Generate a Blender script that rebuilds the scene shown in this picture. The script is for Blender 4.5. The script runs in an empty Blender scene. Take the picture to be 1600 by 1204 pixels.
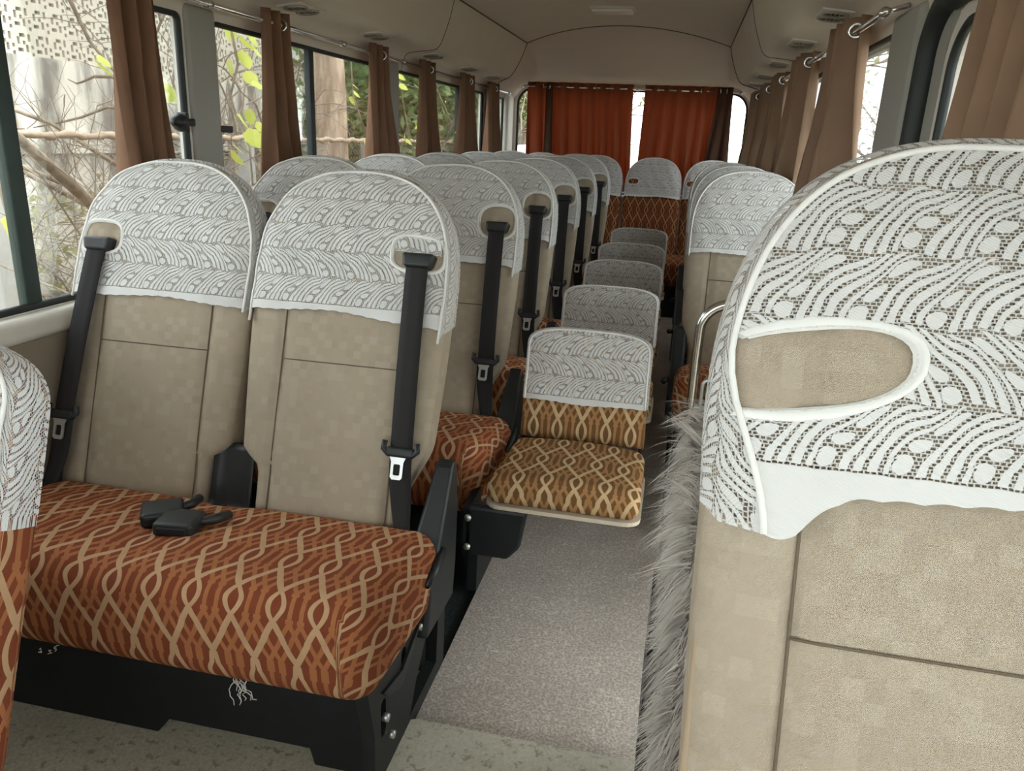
import bpy, bmesh, math, random
from mathutils import Vector, Matrix
from mathutils.geometry import delaunay_2d_cdt

random.seed(7)
SC = bpy.context.scene
COL = SC.collection
PI = math.pi

# ------------------------------------------------------------------ camera
CAMP = Vector((0.473, 0.0, 1.2))
def cam_axes():
    f = 1203.0
    Y = Vector((1073 - 800, -(228 - 602), -f)).normalized()
    r = math.radians(6.0536)
    up = Vector((math.sin(r), math.cos(r), 0))
    Z = (up - Y * up.dot(Y)).normalized()
    X = Y.cross(Z)
    return X, Y, Z
_X, _Y, _Z = cam_axes()
cd = bpy.data.cameras.new('camera')
cam = bpy.data.objects.new('camera', cd)
COL.objects.link(cam)
cd.sensor_width = 36.0
cd.lens = 36.0 * 1203.0 / 1600.0
cd.clip_start = 0.02
cam.matrix_world = Matrix(((_X[0], _X[1], _X[2], CAMP[0]), (_Y[0], _Y[1], _Y[2], CAMP[1]), (_Z[0], _Z[1], _Z[2], CAMP[2]), (0, 0, 0, 1)))
SC.camera = cam

# ------------------------------------------------------------------ light
w = bpy.data.worlds.new('overcast_sky')
SC.world = w
w.use_nodes = True
bg = w.node_tree.nodes['Background']
bg.inputs[0].default_value = (0.93, 0.965, 1.0, 1)
bg.inputs[1].default_value = 3.6
sd = bpy.data.lights.new('sun', 'SUN')
sd.energy = 3.2
sd.angle = math.radians(8)
sd.color = (1.0, 0.93, 0.82)
sun = bpy.data.objects.new('sun', sd)
COL.objects.link(sun)
sun.rotation_euler = (math.radians(-10), math.radians(15), 0)     # high, from the right-hand side of the bus
SC.view_settings.view_transform = 'Standard'
SC.view_settings.look = 'None'
SC.view_settings.gamma = 1.0
SC.view_settings.use_curve_mapping = False
SC.view_settings.exposure = 0.92
SC.cycles.diffuse_bounces = 6
SC.cycles.transparent_max_bounces = 24

# ------------------------------------------------------------------ node helpers
class V:
    nt = None
    def __init__(s, k): s.k = k
    @staticmethod
    def op(o, *a, clamp=False):
        n = V.nt.nodes.new('ShaderNodeMath'); n.operation = o; n.use_clamp = clamp
        for i, x in enumerate(a):
            if isinstance(x, V): x = x.k
            if isinstance(x, (int, float)): n.inputs[i].default_value = x
            else: V.nt.links.new(x, n.inputs[i])
        return V(n.outputs[0])
    def __add__(s, o): return V.op('ADD', s, o)
    __radd__ = __add__
    def __sub__(s, o): return V.op('SUBTRACT', s, o)
    def __rsub__(s, o): return V.op('SUBTRACT', o, s)
    def __mul__(s, o): return V.op('MULTIPLY', s, o)
    __rmul__ = __mul__
    def __truediv__(s, o): return V.op('DIVIDE', s, o)
    def lt(s, o): return V.op('LESS_THAN', s, o)
    def gt(s, o): return V.op('GREATER_THAN', s, o)
    def abs(s): return V.op('ABSOLUTE', s)
    def fr(s): return V.op('FRACT', s)
    def fl(s): return V.op('FLOOR', s)
    def sin(s): return V.op('SINE', s)
    def sqrt(s): return V.op('SQRT', s)
    def mx(s, o): return V.op('MAXIMUM', s, o)
    def mn(s, o): return V.op('MINIMUM', s, o)
    def pw(s, o): return V.op('POWER', s, o)
    def ss(s, a, b):
        n = V.nt.nodes.new('ShaderNodeMapRange'); n.interpolation_type = 'SMOOTHSTEP'
        V.nt.links.new(s.k, n.inputs[0]); n.inputs[1].default_value = a; n.inputs[2].default_value = b
        return V(n.outputs[0])

class Mat:
    def __init__(s, name, rough=0.8, color=(0.5, 0.5, 0.5), metallic=0.0, spec=0.3):
        s.m = bpy.data.materials.new(name); s.m.use_nodes = True
        s.nt = s.m.node_tree; V.nt = s.nt
        s.b = s.nt.nodes['Principled BSDF']; s.out = s.nt.nodes['Material Output']
        s.b.inputs['Roughness'].default_value = rough
        s.b.inputs['Base Color'].default_value = (*color, 1)
        s.b.inputs['Metallic'].default_value = metallic
        s.b.inputs['Specular IOR Level'].default_value = spec
    def n(s, t): return s.nt.nodes.new(t)
    def link(s, a, b): s.nt.links.new(a.k if isinstance(a, V) else a, b)
    def uv(s):
        tc = s.n('ShaderNodeTexCoord'); sp = s.n('ShaderNodeSeparateXYZ')
        s.link(tc.outputs['UV'], sp.inputs[0]); s.uvs = tc.outputs['UV']
        return V(sp.outputs[0]), V(sp.outputs[1])
    def obj(s):
        tc = s.n('ShaderNodeTexCoord'); return tc.outputs['Object']
    def noise(s, vec, scale, detail=3, rough=0.55):
        n = s.n('ShaderNodeTexNoise'); s.link(vec, n.inputs['Vector'])
        n.inputs['Scale'].default_value = scale; n.inputs['Detail'].default_value = detail; n.inputs['Roughness'].default_value = rough
        return V(n.outputs['Fac'])
    def comb(s, x, y, z=0.0):
        n = s.n('ShaderNodeCombineXYZ')
        for i, a in enumerate((x, y, z)):
            if isinstance(a, V): s.link(a, n.inputs[i])
            else: n.inputs[i].default_value = a
        return n.outputs[0]
    def white(s, vec):
        n = s.n('ShaderNodeTexWhiteNoise'); n.noise_dimensions = '3D'; s.link(vec, n.inputs['Vector'])
        return V(n.outputs['Value'])
    def mix(s, f, a, b):
        n = s.n('ShaderNodeMix'); n.data_type = 'RGBA'
        if isinstance(f, V): s.link(f, n.inputs['Factor'])
        else: n.inputs['Factor'].default_value = f
        for key, c in ((6, a), (7, b)):
            if isinstance(c, tuple): n.inputs[key].default_value = (*c, 1)
            else: s.link(c, n.inputs[key])
        return n.outputs[2]
    def color(s, c): s.link(c, s.b.inputs['Base Color'])
    def bump(s, h, dist=0.001, strength=0.6):
        n = s.n('ShaderNodeBump'); n.inputs['Distance'].default_value = dist; n.inputs['Strength'].default_value = strength
        s.link(h, n.inputs['Height']); s.link(n.outputs[0], s.b.inputs['Normal'])

def plain(name, color, rough=0.6, metallic=0.0, spec=0.3, var=0.12, scale=30.0, bump=0.0):
    m = Mat(name, rough, color, metallic, spec)
    v = m.noise(m.obj(), scale, 4)
    d = tuple(c * (1 - var) for c in color); l = tuple(min(1, c * (1 + var)) for c in color)
    m.color(m.mix(v, d, l))
    if bump: m.bump(v, bump)
    return m.m

def mat_lace():
    m = Mat('white_lace', 0.9, spec=0.1)
    u, v = m.uv()
    P = 0.058
    u = u + (m.noise(m.uvs, 60.0, 2) - 0.5) * 0.0035; v = v + (m.noise(m.uvs, 47.0, 2) - 0.5) * 0.0035
    hem = v.lt(0.015)
    wav = (u * (2 * PI / P)).sin() * 0.003
    vb = (v - 0.015 + wav * v.gt(0.03)) / 0.060
    idx = vb.fl(); t = vb.fr()
    sgn = 1.0 - 2.0 * (idx - 1.0).abs().lt(0.5)
    up = u / P + 0.37 * idx
    ph = up - sgn * (0.10 * t + 0.85 * t * t)
    q = ph.fr()
    # ribs: solid curved feathers with open lines between, then a column of dots
    g1 = (q - 0.015).abs().lt(0.038).mx((q - 0.205).abs().lt(0.035)).mx((q - 0.395).abs().lt(0.035)).mx((q - 0.590).abs().lt(0.036)).mx((q - 0.985).abs().lt(0.025))
    dx = q - 0.845
    d1 = (dx * dx + (t - 0.18) * (t - 0.18)).sqrt()
    d2 = (dx * dx + (t - 0.48) * (t - 0.48)).sqrt()
    d3 = (dx * dx + (t - 0.79) * (t - 0.79)).sqrt()
    dd = d1.mn(d2 * 1.10).mn(d3)
    g2 = q.gt(0.70) * dd.gt(0.126) * dd.lt(0.245)
    gap = g1.mx(g2).mx(t.lt(0.035)) * (1.0 - hem)
    row = (v / 0.0031).fl()
    dash = (u / 0.0047 + row * 0.37).fr().lt(0.74) * (v / 0.0031).fr().lt(0.70)
    hole = gap * dash * (1.0 - hem)
    twill = ((u * 0.55 + v) * (2 * PI / 0.0026)).sin()
    soft = 1.0 - gap
    m.bump(soft * 0.8 + twill * 0.14 * soft, 0.0012, 0.55)
    n = m.noise(m.uvs, 9.0, 3)
    m.color(m.mix(gap * 0.28, m.mix(n, (0.55, 0.54, 0.53), (0.655, 0.645, 0.63)), (0.24, 0.225, 0.21)))  # threads along the open lines coloured darker, standing in for shade in the holes
    tr = m.n('ShaderNodeBsdfTransparent'); mx = m.n('ShaderNodeMixShader')
    tl = m.n('ShaderNodeBsdfTranslucent'); tl.inputs[0].default_value = (0.7, 0.69, 0.66, 1)
    ml = m.n('ShaderNodeMixShader'); ml.inputs[0].default_value = 0.05
    m.link(m.b.outputs[0], ml.inputs[1]); m.link(tl.outputs[0], ml.inputs[2])
    m.link(hole, mx.inputs[0]); m.link(ml.outputs[0], mx.inputs[1]); m.link(tr.outputs[0], mx.inputs[2])
    m.link(mx.outputs[0], m.out.inputs[0])
    return m.m

def mat_pattern(name, bg1, bg2, strand, second, P=0.078):
    m = Mat(name, 0.92, spec=0.12)
    u, v = m.uv()
    ns = m.noise(m.uvs, 14.0, 2) - 0.5
    u = u + ns * 0.006; v = v + (m.noise(m.uvs, 11.0, 2) - 0.5) * 0.006
    h1 = 0.94 * P; h2 = 0.98 * P; H = h1 + h2
    row = (v / H).fl(); tv = v - row * H
    x = (u / P + row * 0.5 + 0.5).fr() - 0.5
    ax = x.abs()                                  # 0..0.5
    inov = tv.lt(h1)
    to = tv / h1
    tl = (tv - h1) / h2
    ow = 0.175 * (to * PI).sin().abs().pw(0.9)
    so = (ax - ow).abs().lt(0.060)
    sl = (ax - (tl * 0.5)).abs().lt(0.080)
    st = (inov * so).mx((1.0 - inov) * sl)
    bars = (ax - 0.365).abs().lt(0.052)
    knob = ((ax - 0.365).abs().lt(0.088)) * (tv.lt(0.12 * P).mx(tv.gt(h1 - 0.12 * P)))
    la = (ax - (0.365 - tl * 0.5).abs()).abs().lt(0.060)
    lb = (ax - (0.5 - ((tl * 0.5) - 0.135).abs())).abs().lt(0.060)
    sec = (inov * bars.mx(knob)).mx((1.0 - inov) * la.mx(lb))
    weave = (u * (2 * PI / 0.0021)).sin() * (v * (2 * PI / 0.0021)).sin()
    n2 = m.noise(m.uvs, 30.0, 3)
    bgc = m.mix(n2, bg1, bg2)
    c = m.mix(sec, bgc, second)
    c = m.mix(st, c, strand)
    c = m.mix(n2 * 0.35, c, (0.09, 0.035, 0.015))
    m.color(c)
    m.bump(weave * 0.3 + st * 0.35 + sec * 0.2, 0.001, 0.5)
    return m.m

def mat_beige():
    m = Mat('beige_patch_fabric', 0.9, spec=0.12)
    u, v = m.uv()
    s = 0.0175
    cu = (u / s).fl(); cv = (v / s).fl()
    r = m.white(m.comb(cu, cv, 3.0))
    s2 = 0.0088
    r2 = m.white(m.comb((u / s2).fl(), (v / s2).fl(), 8.0))
    soft = m.noise(m.uvs, 5.0, 3)
    weave = (u * (2 * PI / 0.0017)).sin() * (v * (2 * PI / 0.0017)).sin()
    dark = (0.335, 0.272, 0.202); light = (0.43, 0.358, 0.278)
    c = m.mix(soft, dark, light)
    c = m.mix(r.gt(0.80) * 0.20, c, (0.50, 0.44, 0.345))
    c = m.mix(r.lt(0.16) * 0.16, c, (0.27, 0.225, 0.175))
    c = m.mix((r2.gt(0.90)) * 0.10, c, (0.42, 0.40, 0.37))
    c = m.mix(weave.gt(0.25) * 0.14, c, (0.22, 0.17, 0.12))
    m.color(c)
    m.bump(weave, 0.0006, 0.5)
    return m.m

def mat_carpet(name, a, b, c, sc=160.0):
    m = Mat(name, 0.95, spec=0.1)
    o = m.obj()
    n1 = m.noise(o, sc, 3, 0.7); n2 = m.noise(o, sc * 0.42, 3, 0.7); n3 = m.noise(o, 6.0, 3)
    k = m.mix(n1.ss(0.42, 0.60), a, b)
    k = m.mix(n2.ss(0.55, 0.66), k, c)
    k = m.mix(n3.ss(0.35, 0.7) * 0.25, k, tuple(x * 0.7 for x in a))
    m.color(k); m.bump(n1, 0.002, 0.5)
    return m.m

def mat_cloth(name, col, trans, tcol, dark=0.6):
    m = Mat(name, 0.85, col, spec=0.15)
    o = m.obj()
    n = m.noise(o, 9.0, 3)
    m.color(m.mix(n, tuple(c * dark for c in col), col))
    m.bump(m.noise(o, 500.0, 2), 0.0006, 0.4)
    tl = m.n('ShaderNodeBsdfTranslucent'); tl.inputs[0].default_value = (*tcol, 1)
    mx = m.n('ShaderNodeMixShader'); mx.inputs[0].default_value = trans
    m.link(m.b.outputs[0], mx.inputs[1]); m.link(tl.outputs[0], mx.inputs[2]); m.link(mx.outputs[0], m.out.inputs[0])
    return m.m

def mat_glass(name, tint):
    m = Mat(name)
    tr = m.n('ShaderNodeBsdfTransparent'); tr.inputs[0].default_value = (*tint, 1)
    gl = m.n('ShaderNodeBsdfGlossy'); gl.inputs['Roughness'].default_value = 0.03
    fr = m.n('ShaderNodeFresnel'); fr.inputs[0].default_value = 1.35
    sm = m.noise(m.obj(), 3.0, 3)
    f = V(fr.outputs[0]) * 0.55 + sm * 0.015
    mx = m.n('ShaderNodeMixShader')
    m.link(f, mx.inputs[0]); m.link(tr.outputs[0], mx.inputs[1]); m.link(gl.outputs[0], mx.inputs[2]); m.link(mx.outputs[0], m.out.inputs[0])
    return m.m

def mat_concrete():
    m = Mat('stained_concrete', 0.95, spec=0.1)
    o = m.obj()
    sp = m.n('ShaderNodeSeparateXYZ'); m.link(o, sp.inputs[0])
    st = m.comb(V(sp.outputs[0]), V(sp.outputs[1]) * 2.2, V(sp.outputs[2]) * 0.5)
    n1 = m.noise(st, 1.6, 5); n2 = m.noise(o, 5.0, 5)
    k = m.mix(n1.ss(0.42, 0.62), (0.60, 0.56, 0.50), (0.19, 0.175, 0.16))
    k = m.mix(n2.ss(0.5, 0.75) * 0.5, k, (0.56, 0.53, 0.48))
    m.color(k); m.bump(n2, 0.01)
    return m.m

def mat_bark(name, a, b):
    m = Mat(name, 0.95, spec=0.1)
    o = m.obj()
    sp = m.n('ShaderNodeSeparateXYZ'); m.link(o, sp.inputs[0])
    st = m.comb(V(sp.outputs[0]) * 3.0, V(sp.outputs[1]) * 3.0, V(sp.outputs[2]) * 0.6)
    n = m.noise(st, 5.0, 6, 0.65)
    m.color(m.mix(n.ss(0.35, 0.65), a, b)); m.bump(n, 0.02)
    return m.m

def mat_leaf(name, a, b, trans=0.35):
    m = Mat(name, 0.6, a, spec=0.3)
    n = m.noise(m.obj(), 3.0, 3)
    c = m.mix(n.ss(0.35, 0.65), a, b)
    m.color(c)
    tl = m.n('ShaderNodeBsdfTranslucent'); m.link(c, tl.inputs[0])
    mx = m.n('ShaderNodeMixShader'); mx.inputs[0].default_value = trans
    m.link(m.b.outputs[0], mx.inputs[1]); m.link(tl.outputs[0], mx.inputs[2]); m.link(mx.outputs[0], m.out.inputs[0])
    return m.m

LACE = mat_lace()
PAT = mat_pattern('rust_loop_fabric', (0.165, 0.040, 0.018), (0.24, 0.062, 0.028), (0.52, 0.325, 0.185), (0.38, 0.145, 0.06))
PATJ = mat_pattern('brown_loop_fabric', (0.145, 0.070, 0.026), (0.185, 0.095, 0.036), (0.60, 0.42, 0.24), (0.38, 0.20, 0.085), 0.070)
PATR = mat_pattern('dark_rust_loop_fabric', (0.105, 0.026, 0.011), (0.15, 0.040, 0.016), (0.42, 0.21, 0.10), (0.22, 0.075, 0.03), 0.062)
BEIGE = mat_beige()
TRIM = plain('white_cotton_binding', (0.70, 0.685, 0.66), 0.9, var=0.06, scale=60)
SEAM = plain('brown_seam_thread', (0.13, 0.095, 0.065), 0.9)
BLACK = plain('black_moulded_plastic', (0.014, 0.0155, 0.017), 0.45, spec=0.4, var=0.3, scale=40)
BLACKM = plain('black_painted_steel', (0.010, 0.0115, 0.013), 0.5, spec=0.35, var=0.4, scale=25)
STRAP = plain('charcoal_webbing', (0.017, 0.0155, 0.016), 0.8, var=0.2, scale=200)
CHROME = plain('polished_steel', (0.72, 0.72, 0.72), 0.18, 1.0, var=0.05)
STEEL = plain('buckle_tongue_steel', (0.62, 0.62, 0.61), 0.35, 0.85, var=0.05)
PANEL = plain('grey_beige_headliner', (0.60, 0.55, 0.485), 0.9, spec=0.15, var=0.05, scale=8)
PANEL2 = plain('pale_grey_trim', (0.60, 0.57, 0.52), 0.7, spec=0.25, var=0.05, scale=8)
SILLM = plain('cream_sill_plastic', (0.56, 0.53, 0.47), 0.55, var=0.05)
LOWER = plain('taupe_lower_panel', (0.22, 0.18, 0.135), 0.8, var=0.08)
RUBBER = plain('black_rubber', (0.02, 0.024, 0.024), 0.5, var=0.2)
GREENBAR = plain('dark_green_bar', (0.025, 0.040, 0.034), 0.5, var=0.3, scale=12)
DARKVENT = plain('dark_vent_grey', (0.055, 0.05, 0.043), 0.5)
AISLE = mat_carpet('mottled_aisle_vinyl', (0.36, 0.30, 0.265), (0.58, 0.51, 0.455), (0.64, 0.585, 0.515))
FRONTF = mat_carpet('beige_speckled_vinyl', (0.40, 0.355, 0.275), (0.48, 0.435, 0.345), (0.25, 0.205, 0.155), 120.0)
STEPM = mat_carpet('pale_speckled_vinyl', (0.50, 0.465, 0.38), (0.57, 0.535, 0.44), (0.33, 0.29, 0.225), 130.0)
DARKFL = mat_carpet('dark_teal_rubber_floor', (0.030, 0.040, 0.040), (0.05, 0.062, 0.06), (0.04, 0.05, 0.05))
CURT = mat_cloth('brown_curtain', (0.24, 0.135, 0.085), 0.16, (0.34, 0.165, 0.085))
CURR = mat_cloth('tan_brown_curtain', (0.33, 0.215, 0.145), 0.14, (0.46, 0.28, 0.16))
CURO = mat_cloth('rust_orange_curtain', (0.27, 0.098, 0.052), 0.42, (0.44, 0.155, 0.078), 0.75)
CURD = mat_cloth('dark_brown_curtain', (0.10, 0.052, 0.034), 0.2, (0.18, 0.08, 0.04))
GLASS = mat_glass('window_glass', (0.93, 0.96, 0.94))
GLASSP = mat_glass('green_partition_glass', (0.72, 0.82, 0.76))
CONC = mat_concrete()
BLOCKM = plain('cream_breeze_block', (0.50, 0.455, 0.385), 0.95, var=0.1, scale=6)
DARKW = plain('slot_shade_wall', (0.06, 0.055, 0.05), 0.95)
BARKP = mat_bark('pale_peeling_bark', (0.22, 0.155, 0.11), (0.42, 0.32, 0.245))
BARKD = mat_bark('twig_bark', (0.125, 0.095, 0.07), (0.25, 0.20, 0.155))
LEAFY = mat_leaf('yellow_green_leaf', (0.36, 0.40, 0.07), (0.50, 0.47, 0.10), 0.35)
LEAFG = mat_leaf('hedge_leaf', (0.060, 0.110, 0.035), (0.17, 0.20, 0.075))
LEAFO = mat_leaf('olive_leaf', (0.17, 0.17, 0.075), (0.32, 0.29, 0.15))
LEAFT = mat_leaf('distant_tree_leaf', (0.15, 0.22, 0.09), (0.30, 0.34, 0.17))
WIRE = plain('weathered_fence_wire', (0.34, 0.31, 0.28), 0.6, 0.3)
ROPE = plain('rope_bound_rail', (0.30, 0.225, 0.17), 0.9, var=0.25, scale=20, bump=0.004)
EARTH = mat_carpet('dry_ground', (0.17, 0.135, 0.095), (0.24, 0.20, 0.145), (0.12, 0.11, 0.06), 8.0)
CARP = plain('pink_white_car_paint', (0.62, 0.45, 0.44), 0.3, spec=0.5, var=0.04)
CARG = plain('dark_car_glass', (0.03, 0.035, 0.04), 0.1, spec=0.6)
LAMPW = plain('ceiling_lamp_lens', (0.74, 0.72, 0.68), 0.4, var=0.04)
FURM = plain('grey_long_fur', (0.47, 0.425, 0.385), 0.8, var=0.35, scale=14)
FURB = plain('fur_backing', (0.20, 0.175, 0.16), 0.95, var=0.2)
THREAD = plain('loose_white_thread', (0.7, 0.68, 0.65), 0.9)

# ------------------------------------------------------------------ mesh helpers
class MB:
    def __init__(s): s.v = []; s.f = []; s.uv = []
    def add(s, vs, fs, uvs=None):
        o = len(s.v); s.v += [tuple(v) for v in vs]
        s.f += [tuple(i + o for i in f) for f in fs]
        s.uv += list(uvs) if uvs else [(v[0], v[1]) for v in vs]
        return s
    def grid(s, fn, nu, nv, closed=False, flip=False):
        vs = []; us = []
        n1 = nu if closed else nu + 1
        for j in range(nv + 1):
            for i in range(n1):
                r = fn(i / nu, j / nv); vs.append(r[0]); us.append(r[1] if r[1] else (r[0][0], r[0][1]))
        fs = []
        for j in range(nv):
            for i in range(nu):
                a = j * n1 + i; b = j * n1 + (i + 1) % n1
                q = (a, b, b + n1, a + n1)
                fs.append(q[::-1] if flip else q)
        return s.add(vs, fs, us)
    def tube(s, pts, r, n=8, closed=False, cap=True, flat=None):
        pts = [Vector(p) for p in pts]; N = len(pts); vs = []; us = []
        rr = r if isinstance(r, (list, tuple)) else [r] * N
        ref = None; L = 0
        for i in range(N):
            a = pts[(i - 1) % N] if (closed or i > 0) else pts[i]
            b = pts[(i + 1) % N] if (closed or i < N - 1) else pts[i]
            t = (b - a)
            t = t.normalized() if t.length > 1e-9 else Vector((0, 0, 1))
            if ref is None:
                ref = Vector((0, 0, 1)) if abs(t.z) < 0.9 else Vector((1, 0, 0))
            e1 = (ref - t * ref.dot(t)); e1 = e1.normalized() if e1.length > 1e-6 else t.orthogonal().normalized()
            e2 = t.cross(e1); ref = e1
            if i: L += (pts[i] - pts[i - 1]).length
            for k in range(n):
                an = 2 * PI * k / n
                vs.append(pts[i] + (e1 * math.cos(an) + e2 * math.sin(an)) * rr[i]); us.append((k / n * 2 * PI * rr[i], L))
        fs = []
        for i in range(N if closed else N - 1):
            for k in range(n):
                a = i * n + k; b = i * n + (k + 1) % n; c = ((i + 1) % N) * n
                fs.append((a, b, c + (k + 1) % n, c + k))
        if cap and not closed:
            fs.append(tuple(range(n))[::-1]); fs.append(tuple((N - 1) * n + k for k in range(n)))
        return s.add(vs, fs, us)
    def box(s, a, b):
        x0, y0, z0 = a; x1, y1, z1 = b
        vs = [(x0, y0, z0), (x1, y0, z0), (x1, y1, z0), (x0, y1, z0), (x0, y0, z1), (x1, y0, z1), (x1, y1, z1), (x0, y1, z1)]
        return s.add(vs, [(0, 3, 2, 1), (4, 5, 6, 7), (0, 1, 5, 4), (1, 2, 6, 5), (2, 3, 7, 6), (3, 0, 4, 7)])
    def rbox(s, a, b, r, n=4, k=2, fn=None, uvf=None):
        """rounded box: k spans on flat, n segments per fillet"""
        a = Vector(a); b = Vector(b); c = (a + b) / 2; h = (b - a) / 2
        r = min(r, h.x * .999, h.y * .999, h.z * .999)
        def ax(hh):
            out = []
            for i in range(n + 1):
                out.append((-(hh - r), -math.cos(i / n * PI / 2) if n else -1, i))
            vals = []
            for i in range(n): vals.append((-(hh - r), -math.tan((1 - i / n) * PI / 4)))
            for i in range(k + 1): vals.append((-(hh - r) + 2 * (hh - r) * i / k, 0.0))
            for i in range(1, n + 1): vals.append(((hh - r), math.tan(i / n * PI / 4)))
            return vals
        axs = [ax(h.x), ax(h.y), ax(h.z)]
        o = len(s.v); vs = []; fs = []; key = {}
        def vert(i):
            t = tuple(i)
            if t in key: return key[t]
            core = Vector([axs[d][i[d]][0] for d in range(3)]); off = Vector([axs[d][i[d]][1] for d in range(3)])
            if off.length > 1e-9: off = off.normalized() * r
            p = core + off + c
            key[t] = len(vs); vs.append(p); return key[t]
        M = [len(x) - 1 for x in axs]
        for d in range(3):
            e, g = (d + 1) % 3, (d + 2) % 3
            for side in (0, M[d]):
                for i in range(M[e]):
                    for j in range(M[g]):
                        q = []
                        for (di, dj) in ((0, 0), (1, 0), (1, 1), (0, 1)):
                            t = [0, 0, 0]; t[d] = side; t[e] = i + di; t[g] = j + dj; q.append(vert(t))
                        fs.append(tuple(q if side else q[::-1]))
        us = [uvf(p) for p in vs] if uvf else None
        if fn: vs = [fn(p.copy()) for p in vs]
        return s.add(vs, fs, us)
    def plate(s, poly, holes, mp, t0, t1, bevel=0):
        """polygon with holes, extruded: mp(p, q, t) -> xyz"""
        vs = [Vector(p) for p in poly]; es = [(i, (i + 1) % len(poly)) for i in range(len(poly))]
        for hq in holes:
            o = len(vs); vs += [Vector(p) for p in hq]; es += [(o + i, o + (i + 1) % len(hq)) for i in range(len(hq))]
        ov, oe, of, _, _, _ = delaunay_2d_cdt(vs, es, [], 0, 1e-6)
        tri = []
        for f in of:
            cx = sum(ov[i].x for i in f) / len(f); cy = sum(ov[i].y for i in f) / len(f)
            if inpoly(cx, cy, poly) and not any(inpoly(cx, cy, hq) for hq in holes): tri.append(tuple(f))
        n = len(ov)
        V3 = [mp(p.x, p.y, t0) for p in ov] + [mp(p.x, p.y, t1) for p in ov]
        fs = [f[::-1] for f in tri] + [tuple(i + n for i in f) for f in tri]
        cnt = {}
        for f in tri:
            for i in range(len(f)):
                e = (f[i], f[(i + 1) % len(f)])
                if (e[1], e[0]) in cnt: del cnt[(e[1], e[0])]
                else: cnt[e] = 1
        for (a, b) in cnt: fs.append((a, b, b + n, a + n))
        return s.add(V3, fs)

def inpoly(x, y, poly):
    c = False; j = len(poly) - 1
    for i in range(len(poly)):
        xi, yi = poly[i][0], poly[i][1]; xj, yj = poly[j][0], poly[j][1]
        if (yi > y) != (yj > y) and x < (xj - xi) * (y - yi) / (yj - yi) + xi: c = not c
        j = i
    return c

def obj(name, mb, mat, parent=None, smooth=True, fix=True, kind=None, label=None, angle=None):
    me = bpy.data.meshes.new(name)
    me.from_pydata([tuple(v) for v in mb.v], [], mb.f)
    ul = me.uv_layers.new(name='UVMap')
    d = [0.0] * (2 * len(me.loops))
    for i, l in enumerate(me.loops):
        q = mb.uv[l.vertex_index]; d[2 * i] = q[0]; d[2 * i + 1] = q[1]
    ul.data.foreach_set('uv', d)
    if fix:
        bm = bmesh.new(); bm.from_mesh(me); bmesh.ops.recalc_face_normals(bm, faces=bm.faces); bm.to_mesh(me); bm.free()
    if smooth:
        me.shade_smooth()
        if angle: me.set_sharp_from_angle(angle=math.radians(angle))
    me.materials.append(mat)
    o = bpy.data.objects.new(name, me); COL.objects.link(o)
    if parent is not None: o.parent = parent
    if kind: o['kind'] = kind
    if label: o['label'] = label
    return o

def empty(name, loc=(0, 0, 0)):
    o = bpy.data.objects.new(name, None); COL.objects.link(o); o.location = loc; o.empty_display_size = 0.05
    return o
def tag(o, label, cat, group=None, kind=None):
    o['label'] = label; o['category'] = cat
    if group: o['group'] = group
    if kind: o['kind'] = kind
    return o
def struct(o, label=None):
    o['kind'] = 'structure'
    if label: o['label'] = label
    return o
KIDS = {}
def children(o): return [c for c in bpy.data.objects if c.parent == o]
def copy_tree(o, parent=None):
    c = o.copy(); COL.objects.link(c)
    if parent is not None: c.parent = parent
    for ch in children(o): copy_tree(ch, c)
    return c
def sst(a, b, x):
    t = min(1, max(0, (x - a) / (b - a))); return t * t * (3 - 2 * t)
def rrect(x0, x1, y0, y1, r, n=6):
    out = []
    for cx, cy, a0 in ((x1 - r, y1 - r, 0), (x0 + r, y1 - r, 90), (x0 + r, y0 + r, 180), (x1 - r, y0 + r, 270)):
        for i in range(n + 1):
            a = math.radians(a0 + 90 * i / n); out.append((cx + r * math.cos(a), cy + r * math.sin(a)))
    return out

# ------------------------------------------------------------------ structure: floor
WX = 0.965          # inner face of the side walls
YR = 6.5            # rear wall
YF = -1.4
m = MB(); m.box((0.03, 1.275, -0.04), (0.52, YR, 0.0)); struct(obj('floor', m, AISLE, smooth=False), 'mottled grey-brown aisle floor covering')
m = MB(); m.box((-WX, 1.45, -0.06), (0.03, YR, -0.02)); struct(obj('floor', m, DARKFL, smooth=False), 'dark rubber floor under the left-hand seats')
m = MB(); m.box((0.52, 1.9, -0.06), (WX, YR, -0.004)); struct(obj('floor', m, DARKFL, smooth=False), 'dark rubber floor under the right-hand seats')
m = MB(); m.box((-WX, YF, -0.06), (0.03, 1.45, 0.0)); m.box((0.03, YF, -0.06), (WX, 0.6, 0.0)); m.box((0.52, 0.6, -0.06), (WX, 1.9, -0.004)); m.box((0.03, 0.6, -0.06), (0.52, 1.275, -0.001))
struct(obj('floor', m, FRONTF, smooth=False), 'speckled beige front floor')
m = MB(); m.rbox((0.018, 0.55, 0.0), (0.60, 1.268, 0.022), 0.012, 3, 2)
st = MB(); st.plate(rrect(0.016, 0.62, 0.5, 1.27, 0.03), [], lambda p, q, t: (p, q, t), 0.001, 0.026)
o = obj('step_panel', st, STEPM, smooth=False)
tag(o, 'pale speckled raised floor panel at the front end of the aisle', 'floor panel')

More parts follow.
